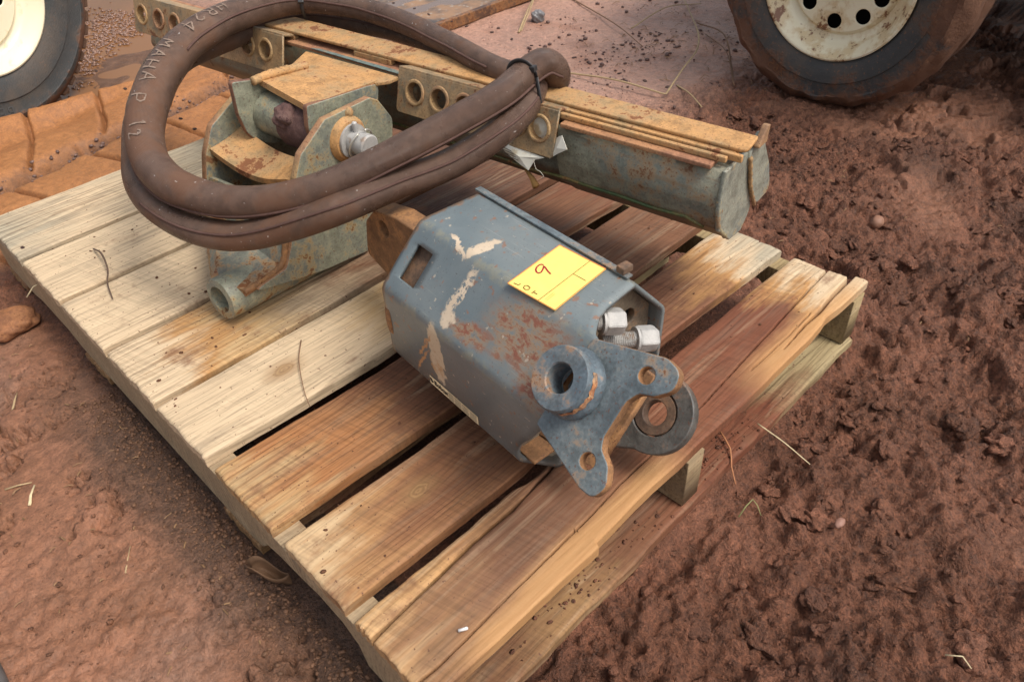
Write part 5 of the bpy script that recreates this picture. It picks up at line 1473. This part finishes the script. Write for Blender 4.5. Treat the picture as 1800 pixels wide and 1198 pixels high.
def reg_groove(r, n):
    x = r.uniform(-.15, .85, n); y = 1.735 + .19 * (x - .1) + r.normal(0, .020, n)
    return np.stack([x, y], 1)
scatter('track_gravel', 700, reg_groove, lambda r, n, x, y: .002 + .006 * r.power(.5, n) ** 2, plain('grey_brown_gravel', (.16, .095, .075), .5, .4, .7, 60), 16, 1, .8, .3, .4)
# dirt crumbs lying on the boards
def reg_deck(r, n):
    c = [(.16, 1.05), (.13, .85), (.2, .72), (.12, .27), (.25, .33), (.75, .1), (.8, .35), (.3, .2), (.06, .6), (.12, .66)]
    k = r.randint(0, len(c), n); p = np.array(c)[k] + r.normal(0, .05, (n, 2))
    ok = (p[:, 0] > .01) & (p[:, 0] < .91) & (p[:, 1] > .01) & (p[:, 1] < 1.34)
    for a0 in (.134, .286, .450, .605, .776, .961, 1.147): ok &= np.abs(p[:, 1] - a0) > .012
    return p[ok]
scatter('dirt_crumbs', 260, reg_deck, lambda r, n, x, y: .0010 + .0028 * r.power(.4, n) ** 2, plain('brown_dirt', (.12, .055, .03), .85, .2, .5, 90), 12, 1, .7, .25, .4, hk=lambda x, y: H - .0005)
# mud tracked onto the bottom board
def reg_bot(r, n):
    x = np.clip(np.concatenate([r.normal(.28, .07, n // 2), r.normal(.56, .06, n // 2)]), .05, .85); y = r.uniform(-.003, .05, len(x))
    ok = np.abs(x - .45) > .025
    return np.stack([x[ok], y[ok]], 1)
scatter('mud_on_board', 200, reg_bot, lambda r, n, x, y: .0012 + .0030 * r.power(.5, n) ** 2, mudm, 14, 1, .5, .4, .5, hk=lambda x, y: .022)

def solo(name, O, R, m, label, cat, seed, amp=.4, squash=(1, 1, .7), sub=4):
    o = lumpy(name, O, R, m, None, seed, amp, sub, squash); return tag(o, label, cat)
clod_m = metal('orange_clay_clod', (.30, .125, .05), (.24, .1, .045), .2, (.2, .075, .035), (.33, .15, .06), None, 0, .8, 61)
solo('clay_clod', (-.062, 1.165, .012), .045, clod_m, 'flat orange clay clod lying left of the pallet edge', 'clod', 3, .35, (1.05, .9, .45))
solo('grey_stone', (1.80, 1.56, .012), .026, plain('wet_grey_stone', (.17, .16, .16), .3, .5, .6, 40), 'wet grey stone standing in the pale mud', 'stone', 5, .4, (1, .8, .9))
solo('brown_stone', (1.30, .13, .01), .016, plain('brown_stone_face', (.24, .12, .075), .6, .4, .4, 60), 'small brown stone in the mud right of the pallet corner', 'stone', 6, .25, (1, .8, .8), 3)
solo('pale_stone', (.56, -.165, .012), .0075, plain('pink_stone_face', (.27, .14, .10), .6, .4, .3, 60), 'small pinkish stone in the clumpy mud below the pallet', 'stone', 7, .2, (1.3, .8, .6), 3)
# curled dead leaf under the notch
def leaf():
    m = NT('dead_leaf', .7, .3); v = m.obj(); n = m.noise(v, 60, 4, .6)
    mm = m.out(m.mix(n, (.10, .055, .03), (.20, .11, .06)), None, m.bump(n, .3, .001))
    V, F = [], []; nx, ny = 14, 8
    O = Vector((-.014, .325, .014)); d = Vector((.35, -.6, 0)).normalized(); s_ = Vector((-d.y, d.x, 0))
    for j in range(ny + 1):
        for i in range(nx + 1):
            a = i / nx; b = j / ny * 2 - 1
            w = .020 * math.sin(math.pi * min(1, a * .95 + .05)) ** .7
            V.append(O + d * (a - .5) * .058 + s_ * b * w * .62 * (1 - .5 * max(0, b)) + Z_ * (.022 * abs(b) ** 1.5 + .008 * math.sin(a * 6) + .004 * math.sin(b * 7 + a * 5)))
    for j in range(ny):
        for i in range(nx):
            q = j * (nx + 1) + i; F.append((q, q + 1, q + nx + 2, q + nx + 1))
    o = mesh('dead_leaf', V, F, mm, None, True)
    o.modifiers.new('t', 'SOLIDIFY').thickness = .0012
    tag(o, 'curled brown dead leaf on the gravel under the left pallet side', 'leaf')
leaf()
# white chip on the front board
chip = sweep('white_chip', [(.0685, .036, H + .0025), (.0735, .0325, H + .0035), (.077, .031, H + .003)], lambda f: .0017, plain('white_plastic', (.7, .66, .64), .5, .4, .15), None, 10)
tag(chip, 'tiny white chip lying on the front pallet board', 'chip')
# grey rubber hose end at the lower left corner
gh = sweep('grey_hose', catmull([(-.36, .62, .012), (-.330, .53, .016), (-.318, .47, .018), (-.323, .40, .016), (-.35, .33, .012)], .01), .0135, plain('dusty_grey_rubber', (.10, .09, .085), .6, .4, .4, 50), None, 20)
tag(gh, 'grey rubber hose on the mud in the lower left corner', 'hose')
# torn paper label stuck behind the punched bracket
def torn_paper():
    m = NT('torn_label_paper', .6, .3); v = m.obj(); n = m.noise(v, 40, 4, .6); n2 = m.noise(v, 14, 3)
    c = m.mix(m.step(n, .5, .66), (.82, .78, .66), (.58, .47, .30))
    mm = m.out(c, None, m.bump(n2, .3, .004))
    root = empty('torn_label', bs(-.26, -.232, .19), 'torn white paper label hanging below the punched bracket', 'paper label')
    def patch(P, nm):
        n = len(P); ctr = sum((Vector(p) for p in P), Vector()) / n
        V = [Vector(p) for p in P] + [ctr + C_d * -.004]
        F = [(i, (i + 1) % n, n) for i in range(n)]
        o = mesh(nm, V, F, mm, root)
        sd = o.modifiers.new('s', 'SUBSURF'); sd.subdivision_type = 'SIMPLE'; sd.levels = 2; sd.render_levels = 2
        o.modifiers.new('t', 'SOLIDIFY').thickness = .0007
        return o
    patch([bs(-.298, -.262, .2165), bs(-.278, -.264, .203), bs(-.252, -.267, .193), bs(-.231, -.268, .186), bs(-.222, -.262, .204), bs(-.206, -.260, .2105), bs(-.25, -.2595, .2135)], 'paper_flap')
    patch([bs(-.200, -.256, .209), bs(-.184, -.258, .222), bs(-.164, -.262, .236), bs(-.180, -.252, .250), bs(-.195, -.246, .240)], 'paper_flap')
    patch([bs(-.248, -.242, .225), bs(-.200, -.242, .225), bs(-.198, -.240, .268), bs(-.246, -.240, .268)], 'paper_flap')
    g = plain('grey_print', (.16, .15, .13), .6)
    ln = []
    for k in range(4): ln.append([(-.290 + k * .005, .2135 - k * .0042), (-.262 + k * .004, .2105 - k * .0042)])
    ribbons('fine_print', ln, .0011, lambda x, z: bs(x, -.2685, z), g, root)
    sweep('loose_thread', catmull([bs(-.224, -.264, .205), bs(-.218, -.266, .192), bs(-.210, -.266, .189), bs(-.204, -.266, .183), bs(-.209, -.266, .179)], .002), .0005, plain('cotton_thread', (.6, .55, .46), .8), root, 6)
torn_paper()
# small wood splinter hanging at the crease
sp = sweep('bark_chip', [bs(-.268, -.228, .160), bs(-.252, -.233, .153), bs(-.238, -.240, .143)], lambda f: .0018 + .0045 * f, plain('orange_bark', (.50, .28, .1), .8, .2, .4, 80), None, 7)
tag(sp, 'orange bark chip caught on the crease of the channel frame', 'chip')
